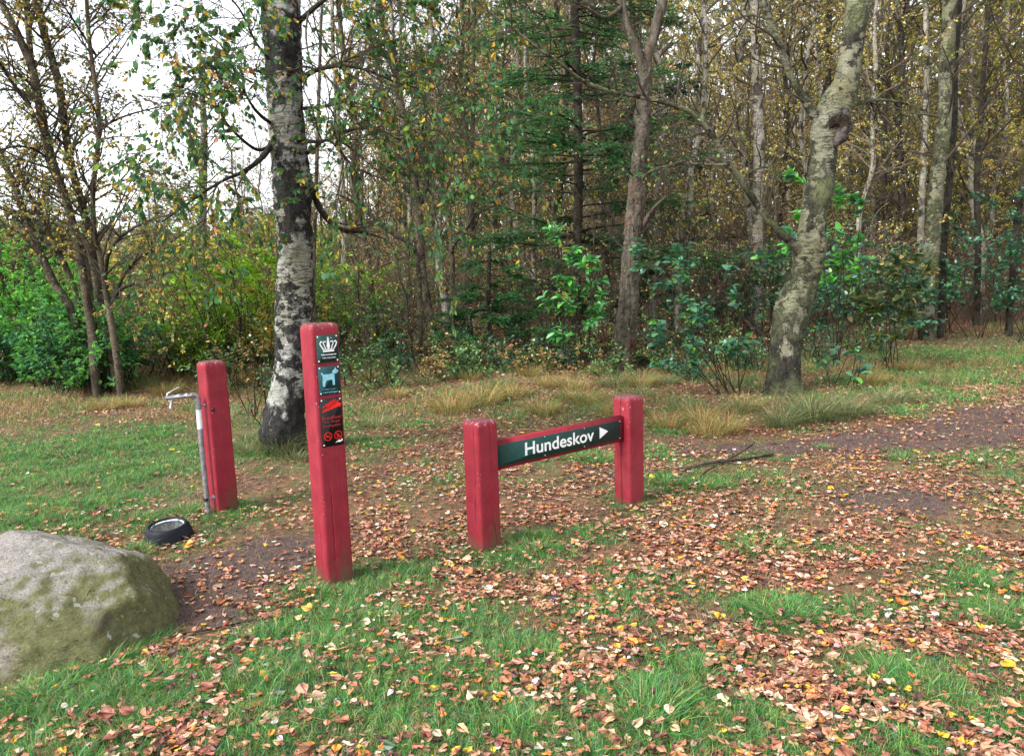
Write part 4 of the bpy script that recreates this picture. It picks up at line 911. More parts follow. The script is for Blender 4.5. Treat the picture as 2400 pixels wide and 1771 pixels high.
make_tree('young_tree', [A_, B_, C_], M_TAN, 'young tree with several slender arching stems behind the dry grass', 'tree', None, [C2, C3, C4], M_DARK, [cA, cB], dict(nseg=12, nrows=90, amp=.08, rough=.05, scale=5))

# ---- 7. distinct thin background trees (photo points)
def simple_tree(name, pts, D, mat, label, seed, ncr=22, l1=1.3, nleaf=500, pal=YELLOW, lsize=.045, t0=.25, ext=4, twig=TWIG):
    t = trace(pts, D)
    if pts[-1][1] < 40: t = up_ext(t, ext, .1, .1, .02)
    rr = np.random.default_rng(seed)
    c_ = crown(np.stack([E_(t)]), rr, ncr, l1, ncr*4, .6, ncr*8, .3, nleaf, lsize*D/14, pal, tpl=LEAF4, t0=t0, twig=twig, rmin=.0016*D/9)
    return make_tree(name, [t], mat, label, 'tree', None, [], None, [c_], dict(nseg=12, nrows=80, amp=.10, rough=.06, scale=4))
simple_tree('birch_tree', [(1775, 760, 26), (1777, 700, 25), (1776, 600, 25), (1776, 480, 24), (1779, 370, 25), (1777, 280, 24), (1774, 200, 23), (1772, 110, 22), (1770, 30, 20), (1768, 0, 18)], 16, M_BIRCHBG, 'slim pale birch standing upright just behind the arching bough of the crooked birch', 301, 26, 1.4, 700, YELLOW)
simple_tree('birch_tree', [(2175, 700, 34), (2185, 581, 32), (2195, 436, 31), (2203, 363, 30), (2213, 290, 29), (2217, 182, 30), (2224, 36, 30), (2226, 0, 28)], 14.5, M_BIRCH2, 'tall grey-white birch leaning slightly beyond the path, dark bole pressed against it', 302, 30, 1.8, 1500, OLIVE)
simple_tree('dark_tree', [(2208, 700, 16), (2213, 560, 16), (2226, 420, 15), (2235, 300, 14), (2240, 150, 12), (2250, 0, 10)], 14.9, M_DARK, 'thin dark trunk pressed against the tall grey-white birch', 303, 20, 1.5, 900, OLIVE)
simple_tree('birch_tree', [(1578, 668, 12), (1588, 600, 13), (1597, 520, 14), (1607, 454, 13), (1612, 380, 13), (1624, 280, 12), (1634, 190, 12), (1640, 100, 10), (1650, 0, 9)], 19, M_BIRCHBG, 'slim white birch leaning away between the dead tree and the arching bough', 304, 20, 1.4, 500, YELLOW)
simple_tree('birch_tree', [(1230, 735, 14), (1228, 703, 14), (1237, 645, 14), (1228, 610, 13), (1214, 573, 13), (1207, 510, 13), (1199, 450, 11), (1202, 350, 10), (1210, 200, 9), (1215, 60, 8), (1215, 0, 7)], 19, M_BIRCHBG, 'pale birch with a crooked bend low in its stem, among the spruce boughs', 305, 20, 1.3, 700, YELLOW)
simple_tree('birch_tree', [(952, 760, 15), (956, 700, 16), (953, 640, 15), (948, 560, 12), (947, 480, 10), (944, 380, 9), (940, 200, 8), (938, 0, 6)], 18, M_BIRCHBG, 'white-barked thin birch just behind the stems of the many-stemmed young tree', 306, 20, 1.3, 700, YELLOW)
simple_tree('birch_tree', [(806, 770, 18), (808, 700, 18), (808, 600, 17), (805, 500, 15), (800, 400, 13), (790, 250, 11), (780, 100, 9), (778, 0, 8)], 16.5, M_BIRCHBG, 'slender white birch directly behind the thick silver birch, with small yellow leaves', 307, 22, 1.3, 600, YELLOW)
simple_tree('birch_tree', [(1100, 720, 14), (1101, 640, 14), (1103, 540, 13), (1104, 440, 12), (1108, 300, 10), (1110, 100, 9), (1112, 0, 8)], 19, M_TAN, 'straight grey-brown trunk between the young tree and the spruce', 308, 18, 1.3, 600, YELLOW)
simple_tree('birch_tree', [(1290, 735, 20), (1300, 700, 16), (1304, 640, 14), (1306, 590, 13), (1312, 500, 12), (1320, 300, 10), (1330, 0, 8)], 20, M_BIRCHBG, 'pale birch half hidden beside the trunk of the straight spruce', 309, 18, 1.3, 600, YELLOW)
simple_tree('dark_tree', [(2290, 700, 14), (2292, 560, 14), (2290, 420, 13), (2300, 250, 12), (2310, 100, 10), (2318, 0, 9)], 17, M_DARK, 'dark thin tree at the edge of the olive-gold foliage beyond the path', 310, 34, 2.0, 3600, OLIVE)
simple_tree('dark_tree', [(2368, 720, 16), (2378, 600, 16), (2390, 470, 15), (2420, 300, 13), (2440, 100, 10), (2450, 0, 9)], 15, M_DARK, 'leaning dark trunk above the blue-green sapling beyond the path', 311, 34, 2.0, 3600, OLIVE)
simple_tree('birch_tree', [(2150, 690, 15), (2156, 600, 15), (2160, 480, 14), (2166, 350, 13), (2172, 200, 12), (2170, 0, 10)], 17, M_BIRCHBG, 'thin pale birch close beside the tall grey-white birch beyond the path', 312, 20, 1.5, 700, OLIVE)
simple_tree('pine_tree', [(1900, 700, 20), (1925, 500, 20), (1935, 300, 18), (1940, 100, 17), (1942, 0, 15)], 24, M_DARK, 'dark trunk deep in the wood seen past the kinked birch', 313, 26, 1.8, 1200, MIXED)
simple_tree('birch_tree', [(470, 760, 20), (472, 640, 20), (474, 520, 19), (476, 400, 18), (478, 300, 16), (474, 220, 12), (468, 120, 7)], 17, M_BIRCHBG, 'grey-white birch standing alone against the open sky behind the yellow-green shrubs', 314, 20, 1.1, 260, YG, t0=.3)
simple_tree('young_tree', [(735, 720, 9), (737, 560, 9), (742, 400, 9), (748, 200, 8), (752, 60, 7), (755, 0, 6)], 12, M_TAN, 'whip-thin pale stem rising close beside the thick silver birch', 315, 16, 1.0, 350, BIRCHLEAF)

# ---- 8. background wood: individual trees of a few kinds
def proto_tree(seed, H, r0, mat, pal, nleaf, n1, l1, t0=.2, lean=.3, leaf=.055, twig=TWIG, conifer=False):
    rr = np.random.default_rng(seed); K = 14
    z = np.linspace(-.3, H, K); dx = np.cumsum(rr.normal(0, .09*H/12, K)); dy = np.cumsum(rr.normal(0, .09*H/12, K)); dx -= dx[0]; dy -= dy[0]
    t = np.column_stack([dx, dy, z, r0*np.linspace(1, .2, K)])
    V, Q, T = trunk_geo(t, nseg=9, nrows=46, amp=.10, scale=3, rough=.05, seed=seed)
    if not conifer:
        c_ = crown(np.stack([E_(t, 14)]), rr, n1, l1, n1*5, l1*.42, n1*11, .42, nleaf, leaf, pal, tpl=LEAF4, t0=t0, up=.03, wob=.16, hang=.5, twig=twig, rmin=.0042)
    else:
        c_ = MB(); nb = n1; f = rr.uniform(t0, .98, nb); s = np.stack([np.interp(f*H, z, t[:, k]) for k in range(3)], 1); a = rr.uniform(0, 6.28, nb); ln = l1*(1.05-f)*rr.uniform(.7, 1.1, nb)
        P1 = grow(s, np.stack([np.cos(a), np.sin(a), rr.uniform(-.2, .1, nb)], 1), ln, 8, .05, -.02, rr); R1 = np.maximum((.004+.006*ln)[:, None]*np.linspace(1, .2, 8), .004)
        V1, Q1 = tubes(P1, R1, 4); c_.add(V1, Q1, None, (.045, .036, .03))
        sp, dp, _, _ = childs(P1, R1, nb*26, .15, 1, .5, 1.0, rr); dp[:, 2] *= .3; P2 = grow(sp, dp, .45*rr.uniform(.4, 1.1, nb*26), 5, .07, -.04, rr); R2 = np.full((nb*26, 5), .004)
        n3_ = nleaf; sp, dp, _, _ = childs(P2, R2, n3_, .05, 1, .4, .9, rr); dp[:, 2] *= .5
        V1, Q1, m = place(NEEDLE, sp, dp, rr.normal(size=(n3_, 3))+[0, 0, 1], rr.uniform(.09, .17, n3_)); c_.add(V1, Q1, None, np.repeat(pick([(3, (.022, .065, .035)), (2, (.03, .085, .04)), (1, (.04, .075, .055))], n3_, rr, .3), m, 0))
    return (V, Q, T, mat, c_)
protos = [
    ('birch_tree', proto_tree(401, 13, .085, M_BIRCHBG, YELLOW, 8800, 50, 1.7, .16), 'slender yellow-leaved birch deep in the background wood'),
    ('birch_tree', proto_tree(402, 12, .065, M_BIRCHBG, YELLOW, 4800, 46, 1.5, .12, twig=TWIGBROWN), 'slender half-bare birch deep in the background wood'),
    ('dark_tree', proto_tree(403, 13, .09, M_TAN, MIXED, 6500, 54, 1.9, .10), 'dark-trunked twiggy tree deep in the background wood'),
    ('dark_tree', proto_tree(404, 11, .06, M_TAN, DRY, 4200, 56, 1.5, .05, twig=TWIGBROWN), 'thin brown tree with withered leaves in the background wood'),
    ('gold_tree', proto_tree(405, 12, .10, M_DARK, OLIVE, 14500, 62, 2.1, .14), 'bushy olive-gold broadleaf tree in the background wood'),
    ('orange_tree', proto_tree(406, 11, .08, M_TAN, [(2, (.52, .32, .09)), (3, (.60, .46, .16)), (1, (.44, .20, .06)), (3, (.28, .30, .09))], 8500, 56, 1.9, .12), 'tree with orange and yellow autumn leaves in the background wood'),
    ('pine_tree', proto_tree(407, 14, .12, M_DARK, None, 26000, 60, 2.7, .08, conifer=True), 'dark bluish conifer deep in the background wood'),
]
made = {}
def put(kind, x, y, sc_=1.0, rz=0.0, tilt=(0, 0), group='trees of the background wood'):
    name, (V, Q, T, mat, c_), label = protos[kind]
    z = float(hgt(x, y))
    if kind not in made:
        root = empty(name, (x, y, z), rz, label, 'tree', group)
        tr = mk('trunk', V, Q, T, mat, root, None, True); cr_ = c_.build('crown', M_LEAF, root)
        made[kind] = (root, tr, cr_)
    else:
        r0_, tr0, cr0 = made[kind]; root = r0_.copy(); COL.objects.link(root)
        for ch in (tr0, cr0):
            c2_ = ch.copy(); COL.objects.link(c2_); c2_.parent = root
    root.location = (x, y, z); root.rotation_euler = (tilt[0], tilt[1], rz); root.scale = (sc_, sc_, sc_)
    return root
rb_ = np.random.default_rng(77)
pts_ = []
def try_pt(x, y, dmin):
    for a, b in pts_:
        if (a-x)**2+(b-y)**2 < dmin*dmin: return False
    pts_.append((x, y)); return True
cnt = 0; tries = 0
while cnt < 150 and tries < 6000:
    tries += 1
    y = 15.5+rb_.random()**.8*31
    u = rb_.uniform(-.36, .78)          # x/y: the wood fills the middle and right
    if u < -.20 and y < 21: continue
    if .50 < u and y < 18: continue
    x = u*y
    if not try_pt(x, y, .9+.03*y): continue
    k = rb_.choice(7, p=[.33, .21, .12, .12, .10, .105, .015])
    if u > .45 and rb_.random() < .45: k = 4
    if -.28 < u < .05 and y > 19 and rb_.random() < .4: k = 5
    s_ = rb_.uniform(.8, 1.15)
    if u < -.18: s_ *= .62
    put(int(k), x, y, s_, rb_.uniform(0, 6.28), (rb_.normal(0, .05), rb_.normal(0, .05))); cnt += 1
# low and far trees on the open left
for _ in range(34):
    y = rb_.uniform(22, 46); x = y*rb_.uniform(-.80, -.28)
    k = int(rb_.choice([0, 4, 5, 3, 6], p=[.2, .25, .25, .2, .1]))
    put(k, x, y, rb_.uniform(.34, .50)*(y/30)**.4, rb_.uniform(0, 6.28), (rb_.normal(0, .05), rb_.normal(0, .05)), 'trees of the background wood')

# ---- 9. brushwood thickets under the trees
def thicket(seed, n, H, pal, nleaf, twig):
    rr = np.random.default_rng(seed)
    s = np.column_stack([rr.normal(0, .55, n), rr.normal(0, .45, n), np.full(n, -.08)]); d = np.column_stack([rr.normal(0, .28, n), rr.normal(0, .28, n), np.ones(n)])
    P = grow(s, d, H*rr.uniform(.45, 1.1, n), 9, .10, .03, rr); R = .009*rr.uniform(.6, 1.5, (n, 1))*np.linspace(1, .3, 9)
    mb = MB(); V, Q = tubes(P, R, 4); mb.add(V, Q, None, twig)
    m_ = crown(np.concatenate([P, R[:, :, None]], 2), rr, n*6, .75, n*16, .38, 0, .2, nleaf, .05, pal, tpl=LEAF4, t0=.12, up=.03, wob=.2, hang=.4, twig=twig, rmin=.0030, ang=(.3, .9))
    mb.add(np.concatenate(m_.V), np.concatenate(m_.Q), None, np.concatenate(m_.C)); return mb
TH = [(thicket(501, 26, 2.3, DRY, 1300, (.20, .15, .125)), 'tangle of bare brown brushwood with a few pale leaves under the trees'),
      (thicket(502, 30, 3.0, YELLOW, 1300, (.16, .12, .10)), 'taller brown brushwood thicket dotted with yellow leaves under the trees'),
      (thicket(503, 22, 1.7, MIXED, 1700, (.12, .10, .065)), 'low green-brown thicket of twigs and small leaves under the trees')]
thm = {}
def put_th(k, x, y, s_, rz):
    if k not in thm:
        o = TH[k][0].build('brushwood_thicket', M_LEAF); thm[k] = o; tag(o, TH[k][1], 'thicket', 'thickets under the background trees')
    else:
        o = thm[k].copy(); COL.objects.link(o)
    o.location = (x, y, float(hgt(x, y))); o.rotation_euler = (0, 0, rz); o.scale = (s_, s_, s_)
cnt = 0; tries = 0; pts2 = []
while cnt < 150 and tries < 5000:
    tries += 1
    y = 14.8+rb_.random()**1.1*24; u = rb_.uniform(-.50, .80); x = u*y
    if u > .30 and y < 17: continue
    if u < -.16 and y < 19 and rb_.random() < .75: continue
    if any((a-x)**2+(b-y)**2 < (.55+.02*y)**2 for a, b in pts2): continue
    pts2.append((x, y)); put_th(int(rb_.choice(3, p=[.45, .35, .2])), x, y, rb_.uniform(.7, 1.25), rb_.uniform(0, 6.28)); cnt += 1

# ---- 10. the far wood that closes the view
rr = np.random.default_rng(88); mb = MB()
n = 95000
th = np.arctan(rr.uniform(-1.0, 1.1, n)); dist = rr.uniform(44, 66, n); X_ = np.sin(th)*dist; Y_ = np.cos(th)*dist
u = X_/Y_; Hh = np.where(u < -.16, 3.2+1.6*n2(X_, Y_, 5, 3), 23) + 3*(n2(X_, Y_, 4, 9)-.5); Hh = np.where((u >= -.16) & (u < -.05), 6+(u+.16)/.11*9, Hh)
Z_ = rr.random(n)**.9*Hh
V, Q, m = place(LEAF4, np.column_stack([X_, Y_, Z_]), rr.normal(size=(n, 3)), rr.normal(size=(n, 3)), rr.uniform(.25, .6, n)); mb.add(V, Q, None, np.repeat(pick([(3, (.18, .17, .11)), (2, (.14, .20, .09)), (1.6, (.46, .38, .16)), (1, (.26, .23, .17))], n, rr, .35), m, 0))
n = 2600; th = np.arctan(rr.uniform(-1.0, 1.1, n)); dist = rr.uniform(42, 60, n); X_ = np.sin(th)*dist; Y_ = np.cos(th)*dist; u = X_/Y_
s = np.column_stack([X_, Y_, np.full(n, -.2)]); P = grow(s, np.column_stack([rr.normal(0, .08, n), rr.normal(0, .08, n), np.ones(n)]), np.where(u < -.16, 3.5, 13.0)*rr.uniform(.7, 1.1, n), 6, .04, 0, rr)
V, Q = tubes(P, (.05*rr.uniform(.5, 1.5, (n, 1)))*np.linspace(1, .4, 6), 4); mb.add(V, Q, None, np.repeat(pick([(2, (.05, .04, .035)), (1, (.3, .27, .23))], n, rr, .3), 24, 0))
tag(mb.build('far_woods', M_LEAF), 'distant mass of woodland closing the view behind the trees', None, None, 'stuff')

# ---- 11. leafy shrubs
def shrub(name, px, py, nst, H, spread, nleaf, lsize, pal, label, seed, tpl=LEAF6, cat='shrub', group=None, side=3, hang=.15, mat=None, stem=(.06, .05, .035), lean=(0, 0), up=.03, bare=.25, flat=.3, r0=.008, sl=.45, at=None, jit=.22):
    rr = np.random.default_rng(seed); g = G(px, py) if at is None else np.array([at[0], at[1], float(hgt(*at))])
    s = np.column_stack([rr.normal(0, .05+spread*.10, nst), rr.normal(0, .05+spread*.10, nst), np.full(nst, -.06)])
    d = np.column_stack([rr.normal(0, spread, nst)+lean[0], rr.normal(0, spread, nst)+lean[1], np.ones(nst)])
    P = grow(s, d, H*rr.uniform(.55, 1.12, nst), 10, .07, up, rr); R = np.maximum(r0*rr.uniform(.6, 1.2, (nst, 1))*np.linspace(1, .3, 10), .0018)
    mb = MB(); V, Q = tubes(P, R, 5); mb.add(V, Q, None, stem)
    n2_ = nst*side; last, lR = P, R
    if side:
        sp, dp, _, _ = childs(P, R, n2_, bare, 1, .5, 1.1, rr); dp[:, 2] *= (1-flat)
        P2 = grow(sp, dp, sl*rr.uniform(.4, 1.1, n2_), 6, .10, up, rr); R2 = np.maximum(r0*.4*np.ones((n2_, 1))*np.linspace(1, .4, 6), .0015)
        V, Q = tubes(P2, R2, 4); mb.add(V, Q, None, stem)
        n4 = n2_*2; sp, dp, _, _ = childs(P2, R2, n4, .2, 1, .4, 1.0, rr); P3 = grow(sp, dp, sl*.5*rr.uniform(.4, 1.1, n4), 6, .10, up, rr); R3 = np.maximum(R2[:1].repeat(n4, 0)*.6, .0014)
        V, Q = tubes(P3, R3, 3); mb.add(V, Q, None, stem)
        last = np.concatenate([P2, P3]); lR = np.concatenate([R2, R3])
    p, dd, _, _ = childs(last, lR, nleaf, .15 if side else bare, 1, .5, 1.15, rr)
    dd[:, 2] = dd[:, 2]*.6-hang; nrm = np.column_stack([rr.normal(0, .45, nleaf), rr.normal(0, .45, nleaf), np.ones(nleaf)])
    V, Q, m = place(tpl, p, dd, nrm, lsize*rr.uniform(.55, 1.15, nleaf)); lf = MB(); lf.add(V, Q, None, np.repeat(pick(pal, nleaf, rr, jit), m, 0))
    root = empty(name, g, 0, label, cat, group)
    mb.build('stems', M_LEAF, root); lf.build('foliage', mat or M_GLOSSLEAF, root)
    return root
BRIGHT = [(3, (.14, .42, .06)), (2, (.20, .50, .08)), (2, (.10, .32, .09)), (1, (.28, .52, .08))]
BLUEG = [(3, (.07, .20, .12)), (2, (.09, .26, .13)), (2, (.05, .15, .08)), (1.2, (.13, .34, .05))]
DBLUE = [(3, (.05, .16, .09)), (2, (.07, .20, .11)), (1, (.08, .22, .07))]
LIME = [(3, (.30, .50, .05)), (2, (.20, .42, .05)), (1, (.45, .50, .07)), (1, (.12, .30, .06))]
for k, (x, y, a) in enumerate([(40, 895, 0), (110, 905, 1), (190, 908, 0), (-40, 900, 1), (20, 880, 2), (90, 875, 2), (150, 885, 2), (-60, 880, 2), (240, 900, 1), (-150, 900, 0), (290, 900, 0)]):
    pal = [BLUEG, [(3, (.12, .34, .08)), (2, (.09, .28, .10)), (1, (.16, .42, .07))], BRIGHT][a]; nm = ['dark blue-green leafy shrub at the outer edge of the dense left thicket', 'mid green shrub in the dense leafy thicket under the leaning birch stems', 'bright green tall shrub in the dense leafy thicket under the leaning birch stems'][a]
    shrub('leafy_shrub', x, y, 22, [1.0, 1.5, 2.3][a] if k < 8 else 1.25, .36, 2600 if k < 8 else 1300, .085, pal, nm, 600+k, LONG6, group='shrubs of the dense leafy thicket', mat=M_LEAF, hang=.2, sl=.5, bare=.1)
for k, (x, y) in enumerate([(150, 925), (215, 922), (265, 918)]):
    shrub('leafy_shrub', x, y, 16, 1.35, .3, 1200, .08, [(3, (.13, .36, .08)), (2, (.09, .26, .11)), (1, (.20, .42, .08))], ['green shrub wrapped round the outer feet of the leaning birch stems', 'green shrub right in front of the leaning birch stems', 'green shrub at the inner foot of the leaning birch stems'][k], 615+k, LONG6, mat=M_LEAF, hang=.2, sl=.45, bare=.08)
for k, (x, y, H) in enumerate([(-4.45, 12.4, 2.9), (-5.0, 13.0, 2.6), (-3.95, 13.2, 2.5)]):
    shrub('leafy_shrub', 0, 0, 9, H, .2, 1100, .11, [(3, (.34, .60, .05)), (2, (.22, .48, .05)), (1, (.50, .58, .08))], ['brightest lime-green tall shrub seen just left of the thick birch', 'lime-green shrub behind the brightest lime one, towards the lone grey birch', 'lime-green shrub directly behind the thick silver birch stem'][k], 630+k, LONG6, at=(x, y), sl=.55, bare=.35, mat=M_LEAF, flat=.6)
shrub('leafy_shrub', 330, 870, 10, 1.75, .20, 620, .09, LIME, 'bright yellow-green shrub between the leaning birch clump and the thick birch', 620, LONG6, sl=.45, bare=.35, at=(-5.4, 12.2))
shrub('leafy_shrub', 560, 760, 16, 3.2, .26, 1700, .12, LIME, 'tall lime-green shrub close behind the thick silver birch', 621, LONG6, sl=.8, at=(-5.6, 15.2))
shrub('leafy_shrub', 470, 780, 14, 2.5, .28, 1300, .10, [(2, (.16, .26, .05)), (2, (.08, .2, .06)), (1, (.4, .3, .06))], 'green and yellow mottled shrub behind the tap post', 622, LONG6, sl=.7, at=(-6.6, 14.8))
shrub('leafy_shrub', 400, 800, 14, 2.3, .3, 1200, .09, YG, 'loose yellowing shrub further back behind the tap post', 623, sl=.7, at=(-7.9, 15.8))
shrub('leafy_shrub', 720, 700, 10, 2.6, .2, 700, .11, LIME, 'lime-green shrub peeping out beside the thick silver birch above the plaque post', 624, LONG6, sl=.5, at=(-4.2, 15.6))
for k, (x, y, H, pal, lb) in enumerate([(380, 880, 1.0, YG, 'small yellow-leaved bush left of the tap'), (450, 870, .9, [(1, (.06, .2, .05)), (1, (.12, .28, .06))], 'small fresh green bush just above the tap'), (520, 880, 1.2, MIXED, 'thin rusty-leaved bush behind the tap post'),
        (340, 860, 1.3, YG, 'scrubby bush of mixed leaves right of the leaning birch clump'), (590, 850, 1.5, MIXED, 'thin-leaved bramble leaning on the thick birch'), (430, 830, 1.4, OLIVE, 'olive and ochre bush in the middle distance left of the thick birch'), (300, 850, 1.2, YG, 'pale leafy scrub at the foot of the leaning birch clump')]):
    shrub('small_bush', x, y, 16, H, .38, 1100, .05, pal, lb, 640+k, LEAF6, cat='bush', sl=.35, bare=.15)
shrub('bramble', 596, 985, 9, 1.25, .32, 150, .045, MIXED, 'thin dark bramble stems with few leaves against the thick birch foot', 650, LEAF6, cat='bramble', sl=.3, side=2, bare=.3)
shrub('bramble', 655, 1010, 10, .5, .5, 170, .05, [(2, (.05, .13, .07)), (1, (.09, .19, .06)), (.3, (.5, .25, .06))], 'low green bramble at the foot of the thick birch', 651, LEAF6, cat='bramble', sl=.25)
shrub('seedling', 806, 905, 4, .62, .18, 60, .06, DBLUE, 'small blue-green seedling just beside the plaques of the tall post', 652, LEAF6, cat='seedling', side=2, sl=.14, bare=.15)
shrub('sapling', 872, 780, 9, 1.35, .22, 420, .09, [(2, (.05, .18, .045)), (1, (.12, .3, .04))], 'green sapling with a bright tip between the tall post and the young tree', 653, LONG6, cat='sapling', sl=.35, bare=.3, at=(-2.35, 12.9))
shrub('sapling', 1372, 872, 8, 1.95, .13, 760, .15, [(2, (.09, .32, .08)), (2, (.12, .42, .07)), (1.4, (.06, .22, .11)), (.18, (.6, .4, .06))], 'broad-leaved green sapling left of the dead forked tree', 654, LONG6, cat='sapling', sl=.34, bare=.42, hang=.2)
shrub('leafy_bush', 1715, 925, 13, 1.75, .32, 820, .12, BLUEG, 'bluish green broad-leaved bush on bare dark stems beside the crooked birch', 655, LEAF6, sl=.36, bare=.45, hang=.35, lean=(-.22, 0))
shrub('sapling', 1965, 862, 7, 2.9, .12, 700, .13, [(3, (.09, .36, .04)), (1, (.06, .20, .11)), (1, (.16, .40, .06)), (1, (.20, .36, .34))], 'tall thin sapling with glossy leaves just beyond the crooked birch', 656, LEAF6, cat='sapling', sl=.40, bare=.4, lean=(.02, 0))
shrub('sapling', 2085, 865, 8, 1.65, .28, 1100, .12, [(2, (.055, .14, .06)), (2, (.12, .17, .05)), (1.3, (.30, .22, .05)), (1, (.04, .12, .08))], 'young oak turning ochre beside the grassy mound', 657, LEAF6, cat='sapling', sl=.55, bare=.35, flat=.7)
shrub('seedling', 1965, 905, 6, .5, .6, 70, .13, BLUEG, 'low spray of blue-green leaves near the foot of the crooked birch', 658, LEAF6, cat='seedling', side=2, sl=.28, bare=.3)
shrub('seedling', 2120, 1075, 1, .12, .2, 10, .05, BLUEG, 'tiny grassy seedling on the muddy path', 659, LEAF6, cat='seedling', side=1, sl=.05)
for k, (u, y, H, q_) in enumerate([(-.28, 14.0, 2.2, 0), (-.33, 14.6, 2.6, 1), (-.37, 13.6, 1.6, 0), (-.41, 14.8, 2.3, 2), (-.25, 16.2, 3.0, 0), (-.30, 16.8, 2.8, 2), (-.44, 13.2, 1.4, 1), (-.46, 16, 2.3, 1), (-.36, 16.5, 2.4, 0), (-.235, 13.6, 1.5, 1), (-.40, 12.4, 1.0, 0), (-.31, 12.6, 1.2, 2), (-.20, 15.4, 1.8, 0), (-.52, 15, 2.2, 2), (-.58, 16, 2.4, 1)]):
    shrub('leafy_shrub', 0, 0, 12, H, .30, 1300, .095, [LIME, [(2, (.20, .36, .08)), (2, (.12, .28, .08)), (1, (.5, .42, .08))], [(2, (.26, .36, .07)), (2, (.50, .42, .09)), (1, (.55, .30, .08))]][q_], ['lime-green leafy shrub', 'fresh green leafy shrub', 'yellowing leafy shrub'][q_], 760+k, LONG6, at=(u*y, y), sl=.6, bare=.12, mat=M_LEAF, group='bright shrubs behind the tap post')
for k, (u, y, H) in enumerate([(.385, 14.5, 1.9), (.43, 13.6, 1.5), (.47, 15, 2.0), (.52, 14.4, 1.5), (.57, 15.5, 2.1), (.62, 14.8, 2.6), (.68, 14.2, 2.9), (.64, 16.5, 2.4), (.335, 14.6, 1.9), (.36, 16, 1.8), (.405, 16.8, 2.2), (.5, 17, 2.4), (.285, 15.4, 1.7), (.24, 16, 1.5)]):
    big = k in (5, 6)
    lb = {5: 'dark blue-green rowan-like sapling at the edge of the olive-gold foliage', 6: 'dense blue-green sapling under the leaning dark trunk at the photo edge'}.get(k, 'blue-green leafy shrub in the row between the birches beyond the path')
    shrub('leafy_shrub', 0, 0, 10, H, .28, 1300 if big else 760, .10, DBLUE if k % 3 == 0 or big else (BLUEG if k % 3 == 1 else [(2, (.05, .14, .07)), (1, (.15, .2, .06)), (1, (.08, .2, .05))]), lb, 670+k, LEAF6, at=(u*y, y), sl=.6, bare=.3, flat=.7, group=None if big else 'blue-green shrubs beyond the path')
for k, (u, y, H) in enumerate([(-.16, 14.2, .9), (-.05, 14.8, .7), (.03, 15.2, .8), (.08, 13.9, .6), (.12, 15.3, .9), (-.22, 15.2, 1.1), (.2, 14.2, .8), (-.28, 14, 1.1), (-.32, 13.2, 1.0), (-.39, 13.5, 1.2), (-.10, 13.0, .5), (.18, 13.2, .5)]):
    shrub('undergrowth_bush', 0, 0, 12, H*1.2, .42, 1000, .055, [GREENS, MIXED, [(2, (.10, .16, .06)), (1, (.2, .22, .07))]][k % 3], 'low green bush growing out of the leaf litter at the wood edge', 700+k, LEAF6, cat='bush', at=(u*y, y), sl=.4, bare=.1, group='low bushes along the wood edge')

wp = np.random.default_rng(55); proto_w = []
for k in range(3):
    q_ = np.random.default_rng(560+k); H_ = 3.2; z_ = np.linspace(-.1, H_, 10); P_ = np.column_stack([np.cumsum(q_.normal(0, .06, 10)), np.cumsum(q_.normal(0, .06, 10)), z_, .016*np.linspace(1, .25, 10)])
    P_[:, :2] -= P_[0, :2]; V_, Q_, T_ = trunk_geo(P_, 7, 40, .1, 6, rough=.05, seed=k)
    proto_w.append((V_, Q_, T_, crown(np.stack([E_(P_)]), q_, 22, .9, 80, .4, 120, .2, [260, 160, 420][k], .045, [MIXED, DRY, BIRCHLEAF][k], tpl=LEAF4, t0=.15, up=.04, twig=TWIG, rmin=.0022)))
wm = {}; wl = ['thin yellow-green sapling', 'thin withered sapling', 'thin green sapling']
wr_ = []
for (u, y) in [(-.19, 11.2), (-.12, 12.4), (-.14, 14.2), (-.06, 11.4), (-.02, 13.2), (.03, 12.2), (.055, 14.4), (.075, 11.8), (.105, 13.4), (.125, 12.3), (.165, 14.0), (.175, 11.4), (.205, 13.1), (.235, 14.6), (.26, 12.6), (.30, 13.6), (.33, 12.2), (-.235, 12.6), (-.27, 14.2), (-.30, 11.9), (-.345, 12.8), (-.37, 11.5), (-.42, 13.4), (-.25, 15.4), (.37, 13.2), (.44, 12.6), (.50, 13.4), (.01, 15.3), (-.09, 15.2), (.14, 15.6), (.22, 16), (-.03, 16)]:
    k = int(wp.integers(0, 3)); x = u*y
    if k not in wm:
        V_, Q_, T_, c_ = proto_w[k]; root = empty('thin_sapling', (0, 0, 0), 0, wl[k], 'sapling', 'thin saplings at the wood edge'); a_ = mk('stem', V_, Q_, T_, M_DARK, root, None, True); b_ = c_.build('crown', M_LEAF, root); wm[k] = (root, a_, b_)
    else:
        r0_, a_, b_ = wm[k]; root = r0_.copy(); COL.objects.link(root)
        for ch in (a_, b_): c2_ = ch.copy(); COL.objects.link(c2_); c2_.parent = root
    s_ = wp.uniform(.45, 1.05); root.location = (x, y, float(hgt(x, y))); root.scale = (s_, s_, s_); root.rotation_euler = (wp.normal(0, .1), wp.normal(0, .1), wp.uniform(0, 6.28))
